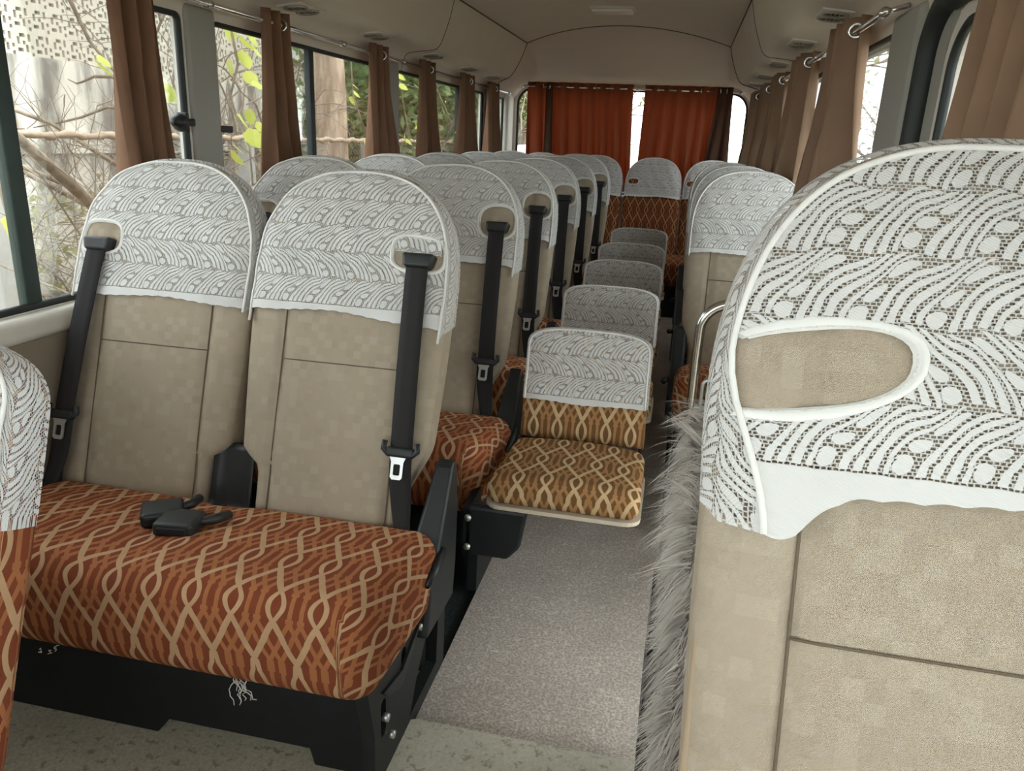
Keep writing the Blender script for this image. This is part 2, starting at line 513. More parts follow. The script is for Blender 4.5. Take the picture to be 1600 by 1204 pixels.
# ------------------------------------------------------------------ structure: ceiling and coves
def ceil_z(x): return 1.84 + 0.065 * (1 - (x / 0.693) ** 2)
m = MB()
def cf(a, b):
    x = -0.693 + 1.386 * a
    yend = 5.75 - 0.42 * (1 - (x / 0.693) ** 2)
    return ((x, YF + (yend - YF) * b, ceil_z(x)), None)
m.grid(cf, 24, 30); struct(obj('ceiling', m, PANEL), 'grey-beige padded bus ceiling')
prof = [(0.693, 1.84, 5.75), (0.702, 1.80, 5.73), (0.716, 1.745, 5.70), (0.735, 1.69, 5.67), (0.752, 1.648, 5.64), (0.765, 1.622, 5.62), (0.778, 1.608, 5.62), (0.795, 1.601, 5.64), (0.83, 1.597, 5.70), (0.88, 1.592, 5.80), (0.925, 1.585, 5.90), (0.945, 1.572, 5.96), (0.960, 1.535, 6.02), (0.967, 1.49, 6.06)]
for k, sx in ((1, -1), (2, 1)):
    m = MB()
    def pf(a, b):
        i = min(len(prof) - 1, int(round(b * (len(prof) - 1)))); p = prof[i]
        return ((sx * p[0], YF + (p[2] - YF) * a, p[1]), None)
    m.grid(pf, 30, len(prof) - 1)
    struct(obj('trim_%d' % k, m, PANEL), 'curved headliner cove with air vents along the %s side' % ('left' if sx < 0 else 'right'))
# rear dome between ceiling and rear window
top = [(-p[0], p[2], p[1]) for p in prof[::-1]] + []
for i in range(1, 24):
    x = -0.693 + 1.386 * i / 24; top.append((x, 5.75 - 0.42 * (1 - (x / 0.693) ** 2), ceil_z(x)))
top += [(p[0], p[2], p[1]) for p in prof]
m = MB(); N = len(top)
def df(a, b):
    i = min(N - 1, int(round(a * (N - 1)))); T = Vector(top[i])
    x = T.x
    bx = max(-0.968, min(0.968, x * 1.05)); ax_ = abs(bx)
    bz = 1.63 - 0.14 * sst(0.80, 0.968, ax_)
    B = Vector((bx, YR, bz))
    P = T.lerp(B, b)
    bul = math.sin(PI * b) * 0.07 * (1 - sst(0.6, 0.95, abs(x)))
    P.z += bul; P.y += bul * 0.6
    return (tuple(P), None)
m.grid(df, N - 1, 12); struct(obj('trim_3', m, PANEL), 'domed rear headliner panel above the rear window')
# visible creases between panels
cr = MB()
for sx in (-1, 1):
    cr.tube([(sx * 0.693, YF + (5.75 - YF) * i / 20, 1.839) for i in range(21)], 0.004, 6)
    cr.tube([(sx * p[0], p[2], p[1] - 0.001) for p in prof], 0.004, 6)
    y0 = 3.95
    cr.tube([(sx * p[0], y0, p[1] - 0.001) for p in prof], 0.0022, 6)
cr.tube([(p[0], p[1], p[2] - 0.001) for p in top[len(prof) - 1:-(len(prof) - 1)]], 0.004, 6)
struct(obj('trim_4', cr, plain('headliner_crease', (0.12, 0.105, 0.085), 0.9)), 'dark creases between headliner panels')

# ------------------------------------------------------------------ structure: side walls with window openings
WB, WT = 0.775, 1.502
holesL = [(-1.15, 0.42), (0.56, 2.14), (2.295, 3.74), (3.90, 5.62), (5.74, 6.28)]
holesR = [(2.275, 3.75), (3.90, 5.40), (5.52, 6.26)]
mpx = lambda sx: (lambda p, q, t: (sx * t, p, q))
m = MB(); m.plate([(YF, -0.05), (YR + 0.04, -0.05), (YR + 0.04, 1.57), (YF, 1.57)], [rrect(a, b, WB, WT, 0.02) for a, b in holesL], mpx(-1), WX, 1.0)
wl = struct(obj('wall_left', m, PANEL2, smooth=False), 'pale trimmed left side wall of the bus with sliding windows')
m = MB(); m.plate([(1.93, -0.05), (YR + 0.04, -0.05), (YR + 0.04, 1.57), (1.93, 1.57)], [rrect(a, b, WB, WT, 0.02) for a, b in holesR], mpx(1), WX, 1.0)
wr = struct(obj('wall_right', m, PANEL2, smooth=False), 'pale trimmed right side wall of the bus with sliding windows')
m = MB(); m.plate([(YF, -0.05), (0.74, -0.05), (0.74, 1.57), (YF, 1.57)], [rrect(-1.15, 0.5, WB, WT, 0.045)], mpx(1), WX + 0.03, 1.03)
struct(obj('wall_right', m, PANEL2, smooth=False), 'right side wall beside the front seat')
m = MB(); m.plate([(-1.0, -0.05), (1.0, -0.05), (1.0, 1.66), (-1.0, 1.66)], [rrect(-0.905, 0.905, 0.80, 1.598, 0.13, 8)], lambda p, q, t: (p, t, q), YR, YR + 0.04)
struct(obj('wall_rear', m, PANEL2, smooth=False), 'rear wall of the bus around the wide rear window')
# outer roof keeps daylight out of the headliner gaps
m = MB()
rp = [(-1.04, 1.50), (-1.02, 1.62), (-0.96, 1.78), (-0.80, 1.95), (-0.5, 2.03), (0, 2.06), (0.5, 2.03), (0.80, 1.95), (0.96, 1.78), (1.02, 1.62), (1.04, 1.50)]
m.grid(lambda a, b: ((rp[int(round(a * 10))][0], YF + (YR + 0.06 - YF) * b, rp[int(round(a * 10))][1]), None), 10, 4)
m.plate(rp + [(0.9, 1.60), (-0.9, 1.60)], [], lambda p, q, t: (p, t, q), YR + 0.04, YR + 0.06)
struct(obj('roof', m, plain('outer_roof_paint', (0.6, 0.6, 0.58), 0.4)), 'painted outer roof of the bus')
# front bulkhead with windscreen opening
m = MB(); m.plate([(-1.0, -0.05), (1.0, -0.05), (1.0, 1.95), (-1.0, 1.95)], [rrect(-0.94, 0.94, 0.80, 1.72, 0.1)], lambda p, q, t: (p, t, q), YF - 0.04, YF)
struct(obj('wall_front', m, PANEL2, smooth=False), 'front bulkhead around the windscreen')

def window(n, sx, y0, y1, bars, latch=(), wx=None, r=0.02):
    wx = wx or 0.982
    root = struct(empty('window_%d' % n, (sx * wx, (y0 + y1) / 2, WB)), 'side window with black rubber seal and sliding panes')
    loc = root.location
    def L(p): return tuple(Vector(p) - Vector(loc))
    g = MB(); rim = rrect(y0 + 0.006, y1 - 0.006, WB + 0.006, WT - 0.006, r)
    g.tube([L((sx * (wx - 0.008), p, q)) for p, q in rim], 0.0105, 8, closed=True); obj('rubber_seal', g, RUBBER, root)
    ys = [y0] + [b[0] for b in bars] + [y1]
    for i in range(len(ys) - 1):
        pn = MB(); dx = 0.006 * (i % 2)
        pn.box(L((sx * (wx + dx) - 0.0015, ys[i], WB)), L((sx * (wx + dx) + 0.0015, ys[i + 1], WT)))
        obj('pane', pn, GLASS, root, smooth=False)
    for (yb, wd, mt) in bars:
        bm_ = MB(); bm_.rbox(L((sx * wx - 0.014, yb - wd / 2, WB)), L((sx * wx + 0.012, yb + wd / 2, WT)), 0.004, 2, 1); obj('sash_bar', bm_, mt, root)
    for (yl, zl, d) in latch:
        lm = MB()
        lm.rbox(L((sx * wx - 0.03 if sx > 0 else sx * wx, yl - 0.03, zl - 0.011)), L((sx * wx if sx > 0 else sx * wx + 0.03, yl + 0.045, zl + 0.011)), 0.005, 2, 1)
        xx = sx * (wx - 0.036)
        if not d:
            obj('latch', lm, BLACK, root); continue
        lm.tube([L((xx, yl - 0.024, zl)), L((xx, yl - 0.050, zl)), L((xx, yl - 0.075, zl))], [0.020, 0.024, 0.009], 12)
        lm.rbox(L((xx - 0.018, yl - 0.034, zl - 0.027)), L((xx + 0.018, yl - 0.020, zl + 0.027)), 0.006, 2, 1)
        obj('latch', lm, BLACK, root)
    return root
window(1, -1, *holesL[0], [])
window(2, -1, *holesL[1], [(1.495, 0.045, GREENBAR)], [(2.11, 1.205, 1)])
window(3, -1, *holesL[2], [(2.965, 0.034, RUBBER)], [(2.31, 1.19, 0)])
window(4, -1, *holesL[3], [(5.03, 0.034, RUBBER)], [(4.98, 1.21, 1)])
window(5, -1, *holesL[4], [(5.80, 0.05, RUBBER)])
window(6, 1, *holesR[0], [(3.28, 0.05, PANEL2)], [(3.30, 1.185, 1)])
window(7, 1, *holesR[1], [(4.65, 0.04, PANEL2)])
window(8, 1, *holesR[2], [])
window(9, 1, -1.15, 0.5, [], wx=1.012)
# rear window pane and seal
rw = struct(empty('window_10', (0, YR + 0.02, 0.8)), 'wide rear window with rounded corners')
g = MB(); g.tube([(p, -0.008, q - 0.8) for p, q in rrect(-0.900, 0.900, 0.805, 1.593, 0.125, 8)], 0.011, 8, closed=True); obj('rubber_seal', g, RUBBER, rw)
g = MB(); g.plate(rrect(-0.903, 0.903, 0.802, 1.596, 0.128, 8), [], lambda p, q, t: (p, t, q - 0.8), 0.0, 0.003); obj('pane', g, GLASS, rw, smooth=False)
g = MB(); g.tube([(p, -0.014, q - 0.8) for p, q in rrect(-0.925, 0.925, 0.78, 1.618, 0.14, 8)], 0.02, 8, closed=True); obj('surround', g, PANEL2, rw)
g = MB(); g.plate(rrect(-0.94, 0.94, 0.80, 1.72, 0.1), [], lambda p, q, t: (p, t, q), YF - 0.025, YF - 0.02); struct(obj('window_11', g, GLASS, smooth=False), 'windscreen glass')

# pillar covers, sills, lower panels
tn = 5
def trimbox(a, b, r, mat, label):
    global tn
    q = MB(); q.rbox(a, b, r, 4, 1); struct(obj('trim_%d' % tn, q, mat), label); tn += 1
PILM = plain('grey_pillar_cover', (0.30, 0.29, 0.265), 0.75, spec=0.2, var=0.04, scale=8)
for a, b in ((0.43, 0.55), (2.148, 2.300), (3.75, 3.89), (5.63, 5.73)):
    trimbox((-0.985, a, 0.72), (-0.953, b, 1.53), 0.018, PILM, 'grey pillar cover between left side windows')
for a, b in ((2.02, 2.265), (3.765, 3.885), (5.41, 5.51)):
    trimbox((0.945, a, 0.72), (0.985, b, 1.53), 0.018, PILM, 'grey pillar cover between right side windows')
trimbox((-0.985, 6.27, 0.3), (-0.93, 6.52, 1.56), 0.03, PANEL2, 'pale rear corner post on the left')
trimbox((0.93, 6.27, 0.3), (0.985, 6.52, 1.56), 0.03, PANEL2, 'pale rear corner post on the right')
trimbox((-0.99, YF, 0.715), (-0.925, 6.45, 0.772), 0.02, SILLM, 'cream sill along the left windows')
trimbox((0.925, 2.0, 0.715), (0.99, 6.45, 0.772), 0.02, SILLM, 'cream sill along the right windows')
trimbox((-0.975, YF, 0.0), (-0.940, 6.45, 0.72), 0.008, LOWER, 'taupe lower panel of the left wall')
trimbox((0.940, 2.0, 0.0), (0.975, 6.45, 0.72), 0.008, LOWER, 'taupe lower panel of the right wall')

# entrance door on the right with its thick rubber seal
dr = struct(empty('door_1', (0.985, 1.35, 0.0)), 'folding entrance door with rounded window and thick black rubber seal')
q = MB(); q.plate(rrect(-0.60, 0.555, 0.02, 1.50, 0.10, 8), [rrect(-0.48, 0.475, 0.14, 1.45, 0.09, 8)], lambda p, s_, t: (t, p, s_), 0.0, 0.035); obj('leaf', q, PANEL2, dr, smooth=False)
q = MB(); q.plate(rrect(-0.52, 0.510, 0.10, 1.49, 0.11, 8), [rrect(-0.485, 0.48, 0.135, 1.455, 0.09, 8)], lambda p, s_, t: (t, p, s_), -0.012, 0.0); obj('window_surround', q, PANEL2, dr, smooth=False)
q = MB(); q.tube([(-0.006, p, s_) for p, s_ in rrect(-0.482, 0.477, 0.138, 1.452, 0.09, 8)], 0.010, 8, closed=True); obj('window_seal', q, RUBBER, dr)
q = MB(); q.plate(rrect(-0.48, 0.475, 0.14, 1.45, 0.09, 8), [], lambda p, s_, t: (t, p, s_), 0.015, 0.019); obj('pane', q, GLASS, dr, smooth=False)  # glass carried down near the floor, a guess added to light the aisle
path = [(-0.02, 0.605, 0.05), (-0.02, 0.605, 0.7), (-0.02, 0.605, 1.40)]
for i in range(1, 9):
    a = PI / 2 * i / 8; path.append((-0.02, 0.495 + 0.11 * math.cos(a), 1.40 + 0.11 * math.sin(a)))
path += [(-0.02, 0.0, 1.51), (-0.02, -0.6, 1.51)]
q = MB(); q.tube(path, 0.027, 12); obj('rubber_seal', q, RUBBER, dr)
q = MB(); q.plate([(1.86, -0.05), (2.04, -0.05), (2.04, 1.57), (1.86, 1.57)], [], lambda p, s_, t: (t, p, s_), 0.972, 1.02); struct(obj('trim_%d' % tn, q, PILM, smooth=False), 'grey door post'); tn += 1
q = MB(); q.plate([(0.7, 1.50), (2.0, 1.50), (2.0, 1.60), (0.7, 1.60)], [], lambda p, s_, t: (t, p, s_), 0.972, 1.02); struct(obj('trim_%d' % tn, q, PILM, smooth=False), 'panel above the entrance door'); tn += 1

# ------------------------------------------------------------------ curtain rods, curtains
def rod(name, pts, r, label, brackets):
    q = MB(); q.tube(pts, r, 10); o = obj(name, q, CHROME); tag(o, label, 'curtain rod')
    for b in brackets:
        k = MB(); k.tube([Vector(b[0]), Vector(b[1])], 0.006, 8); k.tube([Vector(b[0]) - Vector(b[2]) * 0.012, Vector(b[0]) + Vector(b[2]) * 0.012], r + 0.004, 10)
        obj('bracket', k, CHROME, o)
rod('curtain_rod', [(-0.90, 0.5, 1.528), (-0.90, 6.2, 1.528)], 0.008, 'thin chrome curtain rod along the left windows', [((-0.90, y, 1.528), (-0.955, y, 1.54), (0, 1, 0)) for y in (0.55, 2.18, 3.1, 3.8, 5.0, 6.15)])
rod('curtain_rod', [(0.90, 2.12, 1.520), (0.90, 6.2, 1.528)], 0.008, 'thin chrome curtain rod along the right windows', [((0.90, y, 1.522), (0.955, y, 1.54), (0, 1, 0)) for y in (2.16, 3.15, 4.1, 5.1, 6.15)])
rod('curtain_rod', [(-0.86, 6.43, 1.60), (0.86, 6.43, 1.60)], 0.008, 'chrome curtain rod across the rear window', [((x, 6.43, 1.60), (x, 6.50, 1.62), (1, 0, 0)) for x in (-0.85, 0.06, 0.85)])
rod('curtain_rod', [(0.93, 0.8, 1.50), (0.93, 1.80, 1.50)], 0.008, 'short curtain rod above the entrance door', [((0.93, y, 1.50), (0.975, y, 1.51), (0, 1, 0)) for y in (0.85, 1.75)])

def curtain(axis, fixed, s0, s1, b0, b1, ztop, zbot, zrod, pleats, mat, label, group, amp=0.028, side=1, nr=None, seed=0):
    """axis 'y': hangs along y at x=fixed; axis 'x': along x at y=fixed"""
    rnd = random.Random(seed)
    ph = [rnd.uniform(-0.5, 0.5) for _ in range(8)]
    q = MB(); nu = pleats * 14; nv = 26
    cx = (s0 + s1) / 2
    def F(a, b):
        z = ztop + (zbot - ztop) * b
        hd = min(1.0, b / 0.06)
        k = sst(0, 1, b)
        lo = s0 + (b0 - s0) * k; hi = s1 + (b1 - s1) * k
        al = lo + (hi - lo) * a
        A = amp * (0.55 + 0.55 * k)
        w1 = math.sin(2 * PI * pleats * a + ph[0] * k * 2)
        w2 = math.sin(2 * PI * (pleats * 0.5 + 0.3) * a + ph[1] * 6) * 0.35 * k
        w3 = math.sin(2 * PI * (pleats * 1.7) * a + ph[2] * 6 + b * 2) * 0.22 * k
        w1 = math.copysign(abs(w1) ** 0.75, w1)
        d = A * (w1 + w2 + w3) - 0.01 * k
        al += 0.35 * A * math.sin(4 * PI * pleats * a + ph[3]) * (0.4 + 0.6 * k)
        p = (fixed + d, al, z) if axis == 'y' else (al, fixed + d, z)
        return (p, (al, z))
    q.grid(F, nu, nv)
    org = (fixed, cx, ztop) if axis == 'y' else (cx, fixed, ztop)
    q.v = [tuple(Vector(v) - Vector(org)) for v in q.v]
    o = obj('curtain', q, mat, smooth=True, fix=False); o.location = org
    mod = o.modifiers.new('thickness', 'SOLIDIFY'); mod.thickness = 0.0022
    tag(o, label, 'curtain', group)
    n = nr or 2
    for i in range(n):
        a = (i + 0.3) / n if n > 1 else 0.5
        al = s0 + (s1 - s0) * a - cx
        g = MB(); R = 0.018
        ring = []
        for j in range(16):
            t = 2 * PI * j / 16
            if axis == 'y': ring.append((R * math.cos(t), al + 0.004 * (1 if i % 2 else -1) + 0.006 * math.cos(t) * (1 if i % 2 else -1), zrod - ztop + R * math.sin(t)))
            else: ring.append((al + 0.006 * math.cos(t) * (1 if i % 2 else -1), R * math.cos(t), zrod - ztop + R * math.sin(t)))
        g.tube(ring, 0.0045, 6, closed=True); obj('grommet', g, CHROME, o)
    return o
GL = 'brown curtains along the left windows'
ord6 = ['first', 'second', 'third', 'fourth', 'fifth', 'sixth']
LC = [(1.755, 1.93, 1.735, 1.945, 3), (2.47, 2.66, 2.46, 2.76, 3), (3.37, 3.59, 3.36, 3.75, 3), (4.04, 4.29, 4.03, 4.45, 3), (4.79, 5.12, 4.78, 5.30, 3), (5.49, 5.80, 5.49, 6.0, 3)]
extra = ['by the grey pillar', 'left of the pale trunk', 'right of the pale trunk', 'between two leafy window views', 'by the rear latch', 'next to the rear corner post']
for i, c in enumerate(LC):
    curtain('y', -0.90, *c[:4], 1.565, 0.79, 1.528, c[4], CURT, 'gathered brown curtain on the left, %s from the front, %s' % (ord6[i], extra[i]), GL, amp=0.044, seed=i)
GR = 'tan curtains along the right windows'
RC = [(2.44, 2.76, 2.36, 2.66, 3), (3.30, 3.68, 3.18, 3.60, 3), (4.16, 4.50, 4.06, 4.44, 3), (4.82, 5.16, 4.74, 5.12, 3), (5.50, 5.90, 5.50, 5.88, 3)]
for i, c in enumerate(RC):
    curtain('y', 0.90, *c[:4], 1.560, 0.79, 1.524, c[4], CURR, 'gathered tan curtain on the right side, %s behind the door post' % ord6[i], GR, amp=0.060, seed=20 + i)
curtain('y', 0.93, 1.16, 1.51, 1.12, 1.585, 1.53, 0.70, 1.50, 4, CURR, 'brown pleated curtain over the entrance door window behind the nearest seat', None, amp=0.042, seed=40)
curtain('x', 6.43, -0.81, 0.025, -0.80, 0.05, 1.635, 0.83, 1.60, 8, CURO, 'left rust-orange curtain across the rear window', 'orange curtains over the rear window', amp=0.028, seed=51)
curtain('x', 6.43, 0.115, 0.775, 0.10, 0.80, 1.635, 0.83, 1.60, 7, CURO, 'right rust-orange curtain across the rear window', 'orange curtains over the rear window', amp=0.028, seed=52)
curtain('x', 6.395, -0.655, -0.60, -0.65, -0.58, 1.63, 0.86, 1.60, 1, CURD, 'narrow dark brown curtain strip before the left orange rear curtain', None, amp=0.014, seed=53, nr=1)
curtain('x', 6.395, 0.66, 0.77, 0.60, 0.80, 1.63, 0.86, 1.60, 2, CURD, 'narrow dark brown curtain strip before the right orange rear curtain', None, amp=0.014, seed=54, nr=2)

# ------------------------------------------------------------------ air vents and ceiling lamp
def vent(side, y, label, grp):
    c = Vector((side * 0.862, y, 1.5935)); n = Vector((-side * 0.11, 0, -0.99)).normalized(); ey = Vector((0, 1, 0)); ex = n.cross(ey)
    root = empty('air_vent', c); tag(root, label, 'air vent', grp)
    q = MB(); M = Matrix((ey, ex, n)).transposed()
    q.rbox((-0.095, -0.047, -0.002), (0.095, 0.047, 0.005), 0.004, 2, 1, fn=lambda p: M @ p); obj('bezel', q, PANEL2, root)
    for s in (-1, 1):
        k = MB()
        ring = [M @ Vector((s * 0.043 + 0.036 * math.cos(t * PI / 12), 0.036 * math.sin(t * PI / 12), 0.007)) for t in range(24)]
        k.tube(ring, 0.005, 6, closed=True)
        nz = obj('nozzle', k, VENTR, root)
        k = MB()
        ds = [M @ Vector((s * 0.043 + 0.035 * math.cos(t * PI / 12), 0.035 * math.sin(t * PI / 12), 0.0056)) for t in range(24)]
        k.add(ds, [tuple(range(24))]); obj('throat_shade', k, plain_dark, nz, fix=False)  # flat near-black disc, the shade of the hollow nozzle put into its colour
        for j in (-1, 0, 1):
            h = 0.034 * math.sqrt(1 - (j * 0.012 / 0.036) ** 2)
            k = MB(); k.rbox((s * 0.043 - h, j * 0.012 - 0.0016, 0.006), (s * 0.043 + h, j * 0.012 + 0.0016, 0.009), 0.001, 1, 1, fn=lambda p: M @ p); obj('slat', k, VENTR, nz)
    return root
VENTR = plain('grey_vent_ring', (0.30, 0.275, 0.235), 0.5)
plain_dark = plain('vent_shade_button_black', (0.012, 0.011, 0.010), 0.8)
for side, nm in ((-1, 'left'), (1, 'right')):
    for i, y in enumerate((2.68, 3.36, 4.15, 4.85, 5.46)):
        vent(side, y, 'twin round air vent in the %s cove, %s from the front' % (nm, ord6[i]), 'air vents in the ceiling coves')
lp = empty('ceiling_lamp', (0.0, 4.66, 1.903)); tag(lp, 'small rectangular white lamp in the middle of the ceiling', 'lamp')
q = MB(); q.rbox((-0.125, -0.075, -0.014), (0.125, 0.075, 0.004), 0.008, 3, 1); obj('base', q, PANEL2, lp)
q = MB(); q.rbox((-0.112, -0.062, -0.026), (0.112, 0.062, -0.012), 0.008, 3, 1); obj('lens', q, LAMPW, lp)

# ------------------------------------------------------------------ seats
class Back:
    """padded backrest; u across, w along the reclined height, d out of the front face"""
    def __init__(s, L=0.815, ws=0.54, hw=0.231, hb=0.213, n1=2.8, n2=2.4, b=0.055, tilt=0.34, nl=0.0, nr=0.0, rl=0.0, rr=0.0, ex=5.0):
        s.__dict__.update(L=L, ws=ws, hw=hw, hb=hb, n1=n1, n2=n2, b0=b, T=math.atan(tilt), nl=nl, nr=nr, rl=rl, rr=rr, ex=ex, d0=-b, wh=0.37)
    def pt(s, u, w, d):
        c, k = math.cos(s.T), math.sin(s.T); return Vector((u, w * k - d * c, w * c + d * k))
    def hwid(s, w):
        if w < s.ws: return s.hb + (s.hw - s.hb) * sst(0, s.ws * 0.9, w)
        t = min(1, (w - s.ws) / (s.L - s.ws)); return s.hw * max(0, 1 - t ** s.n1) ** (1 / s.n2)
    def edges(s, w):
        h = s.hwid(w)
        nl = s.nl * (1 - sst(0.115, 0.165, w)); nr = s.nr * (1 - sst(0.115, 0.165, w))
        nl += s.rl * (1 - sst(0.08, 0.22, w)); nr += s.rr * (1 - sst(0.08, 0.22, w))
        return -h + nl, h - nr
    def b(s, w):
        t = max(0, (w - s.ws) / (s.L - s.ws)); t2 = max(0, (0.03 - w) / 0.03)
        return s.b0 * max(0.02, 1 - t ** 5) ** 0.5 * (1 - 0.25 * sst(0, 1, t)) * (1 - 0.5 * t2 * t2)
    def front(s, u, w):
        l, r = s.edges(w); a = (r - l) / 2; c = (r + l) / 2
        if a < 1e-5: return s.d0
        q = min(0.999, abs((u - c) / a)); return s.d0 + s.b(w) * (1 - q ** s.ex) ** (1 / s.ex)
    def seamdip(s, u, w, seams):
        d = 0
        for us in seams: d += 0.007 * math.exp(-((u - us) / 0.009) ** 2)
        return d
    def mesh(s, seams=()):
        q = MB(); M = 96
        ws_ = [s.ws * (i / 30) for i in range(31)] + [s.ws + (s.L - s.ws) * math.sin(PI / 2 * i / 18) for i in range(1, 19)]
        ws_[0] = 0.0; ws_[-1] = s.L * 0.99995
        vs = []; us = []
        for w in ws_:
            l, r = s.edges(w); a = max(0.002, (r - l) / 2); c = (r + l) / 2; b = s.b(w)
            for k in range(M):
                an = 2 * PI * k / M; cs, sn = math.cos(an), math.sin(an); e = 2 / s.ex
                x = c + a * math.copysign(abs(cs) ** e, cs); d = s.d0 + b * math.copysign(abs(sn) ** e, sn)
                if sn > 0:
                    d -= s.seamdip(x, w, seams)
                    if seams:
                        inner = 1 if seams[0] < x < seams[1] else 0
                        if inner: d -= 0.004 * math.exp(-((w - s.wh) / 0.008) ** 2)
                vs.append(s.pt(x, w, d)); us.append((x + (0 if sn > 0 else 1), w) if abs(cs) < 0.985 else (x + math.copysign(1, x) * (s.d0 - d + 0.05), w))
        fs = []
        for j in range(len(ws_) - 1):
            for k in range(M):
                a_ = j * M + k; b_ = j * M + (k + 1) % M; fs.append((a_, b_, b_ + M, a_ + M))
        fs.append(tuple(range(M))[::-1]); fs.append(tuple((len(ws_) - 1) * M + k for k in range(M)))
        return q.add(vs, fs, us)
    def seam_parts(s, seams, wtop, whor=0.37):
        q = MB()
        for us in seams: q.tube([s.pt(us, 0.015 + (wtop - 0.015) * i / 24, s.front(us, max(0.05, 0.015 + (wtop - 0.015) * i / 24)) - 0.0046) for i in range(25)], 0.0016, 5)
        q.tube([s.pt(seams[0] + (seams[1] - seams[0]) * i / 12, whor, s.front(0, whor) - 0.0004 - 0.0045 * abs(i / 6 - 1) ** 12) for i in range(13)], 0.0013, 5)
        return q
    def outline(s, k, hem, n=56):
        """front edge polyline from left hem over the top to right hem, scaled k about the shoulder line"""
        W = [hem + (s.ws - hem) * i / 10 for i in range(10)] if hem < s.ws else []
        pts = []
        for w in W: pts.append((s.edges(w)[0], w))
        for i in range(n + 1):
            t = -PI / 2 + PI * i / n
            sgn = -1 if t < 0 else 1
            tt = math.cos(t)                                   # 0 at sides, 1 at top
            w = s.ws + (s.L - s.ws) * abs(tt) ** (2 / s.n1)
            u = sgn * s.hw * abs(math.sin(t)) ** (2 / s.n2)
            pts.append((u, w))
        for w in W[::-1]: pts.append((s.edges(w)[1], w))
        c = max(hem, s.ws - 0.02)
        return [(u * k, w if w <= c else c + (w - c) * (k if k < 1 else k)) for u, w in pts]
    def cover(s, name, hem, hole=None, label=None, cat='seat cover', group=None, ext=0.0, slope=0.0, K=0.965, bind=0.008, sag=0.01, rise=0.0, dip=0.0, twist=0.0, seed=1):
        root = empty(name)
        rnd = random.Random(seed)
        off = 0.006
        tw = lambda u, w: twist * sst(0.63, 0.47, w) if u < 0 else 0.0
        out = [(u + tw(u, w), w) for u, w in s.outline(K, hem)]
        def hemw(u):
            q = u / s.hw
            return hem - sag * q * q * 0.6 + slope * q - dip * math.exp(-((u + s.hw * 0.93 - twist) / 0.035) ** 2) + 0.0022 * abs(math.sin(u / 0.031 * PI)) - 0.002 + 0.003 * math.sin(u * 23 + seed)
        l, r = out[0][0], out[-1][0]
        nb = 90
        bottom = [(r + (l - r) * i / nb, hemw(r + (l - r) * i / nb)) for i in range(nb + 1)]
        poly = [(u, w) for u, w in out[1:-1]] + bottom
        vs = [Vector(p) for p in poly]; es = [(i, (i + 1) % len(poly)) for i in range(len(poly))]
        if hole:
            o_ = len(vs); vs += [Vector(p) for p in hole]; es += [(o_ + i, o_ + (i + 1) % len(hole)) for i in range(len(hole))]
        g = 0.013
        big = [(p[0] * 1.0, p[1]) for p in poly]
        hx = None
        if hole:
            hcx = sum(p[0] for p in hole) / len(hole); hcy = sum(p[1] for p in hole) / len(hole)
            hx = [(hcx + (p[0] - hcx) * 1.08, hcy + (p[1] - hcy) * 1.08) for p in hole]
        for i in range(int(2 * s.hw / g) + 2):
            for j in range(int((s.L - hem) / g) + 4):
                u = -s.hw + i * g; w = hem - 0.03 + j * g
                if inpoly(u * 1.02, s.ws + (w - s.ws) * 1.02 if w > s.ws else w - 0.004, poly) and not (hole and inpoly(u, w, hx)): vs.append(Vector((u, w)))
        ov, oe, of, _, _, _ = delaunay_2d_cdt(vs, es, [], 0, 1e-6)
        tri = []
        for f in of:
            cx = sum(ov[i].x for i in f) / 3; cy = sum(ov[i].y for i in f) / 3
            if inpoly(cx, cy, poly) and not (hole and inpoly(cx, cy, hole)): tri.append(tuple(f))
        def P3(u, w, e=0.0):
            wr = 0.0012 * math.sin(u * 61 + w * 37 + seed) + 0.001 * math.sin(w * 83 - u * 29 + seed * 2)
            lo = 0.006 * max(0, 1 - (w - hem) / 0.06)           # the hem stands off a little
            return s.pt(u, w, s.front(u, max(w, 0.03)) + off + e + wr + lo)
        m = MB(); m.add([P3(p.x, p.y) for p in ov], tri, [(p.x + 1, p.y - hem) for p in ov])
        obj('front_panel', m, LACE, root)
        # side band
        prof_ = [(K, None, 0.0), (0.5 + K / 2, 0.70, 0.15), (1.012, 0.42, 0.4), (1.022, 0.05, 0.7), (1.02, -0.5, 1.0)]
        B = []
        for (k, dd, cc) in prof_:
            ol = s.outline(k, hem); row = []
            for i, (u, w) in enumerate(ol):
                e = 0.0
                if i < 4: e = -ext * (1 - i / 4) * (1 - cc)
                if i > len(ol) - 5: e = -ext * (1 - (len(ol) - 1 - i) / 4) * (1 - cc)
                w2 = w + e
                if rise and i < len(ol) // 2 and w2 < hem - dip + (rise + dip) * cc: w2 = hem - dip + (rise + dip) * cc; u = s.edges(w2)[0] * k
                elif rise and i < 6: w2 = w - dip * (1 - cc) * (1 - i / 6)
                if k == K:
                    u += tw(u, w2)
                    row.append(P3(u, w2) if 0 < i < len(ol) - 1 else P3(u, hemw(u) + e))
                else:
                    p0 = s.pt(u, w2, s.d0 + s.b(min(w2, s.L * 0.97)) * dd); t0 = tw(u, w2)
                    if t0 > 0 and 0 < cc < 0.2: p0 = p0.lerp(P3(u * 0.985 + 0.12 * t0, w2, 0.002), min(1, t0 / twist * 2))
                    row.append(p0)
            B.append(row)
        m = MB(); n = len(B[0]); vs = []; us = []
        per = [0]
        for i in range(1, n): per.append(per[-1] + (B[0][i] - B[0][i - 1]).length)
        for j, row in enumerate(B):
            for i, p in enumerate(row): vs.append(p); us.append((per[i], 0.04 + 0.026 * j))
        fs = []
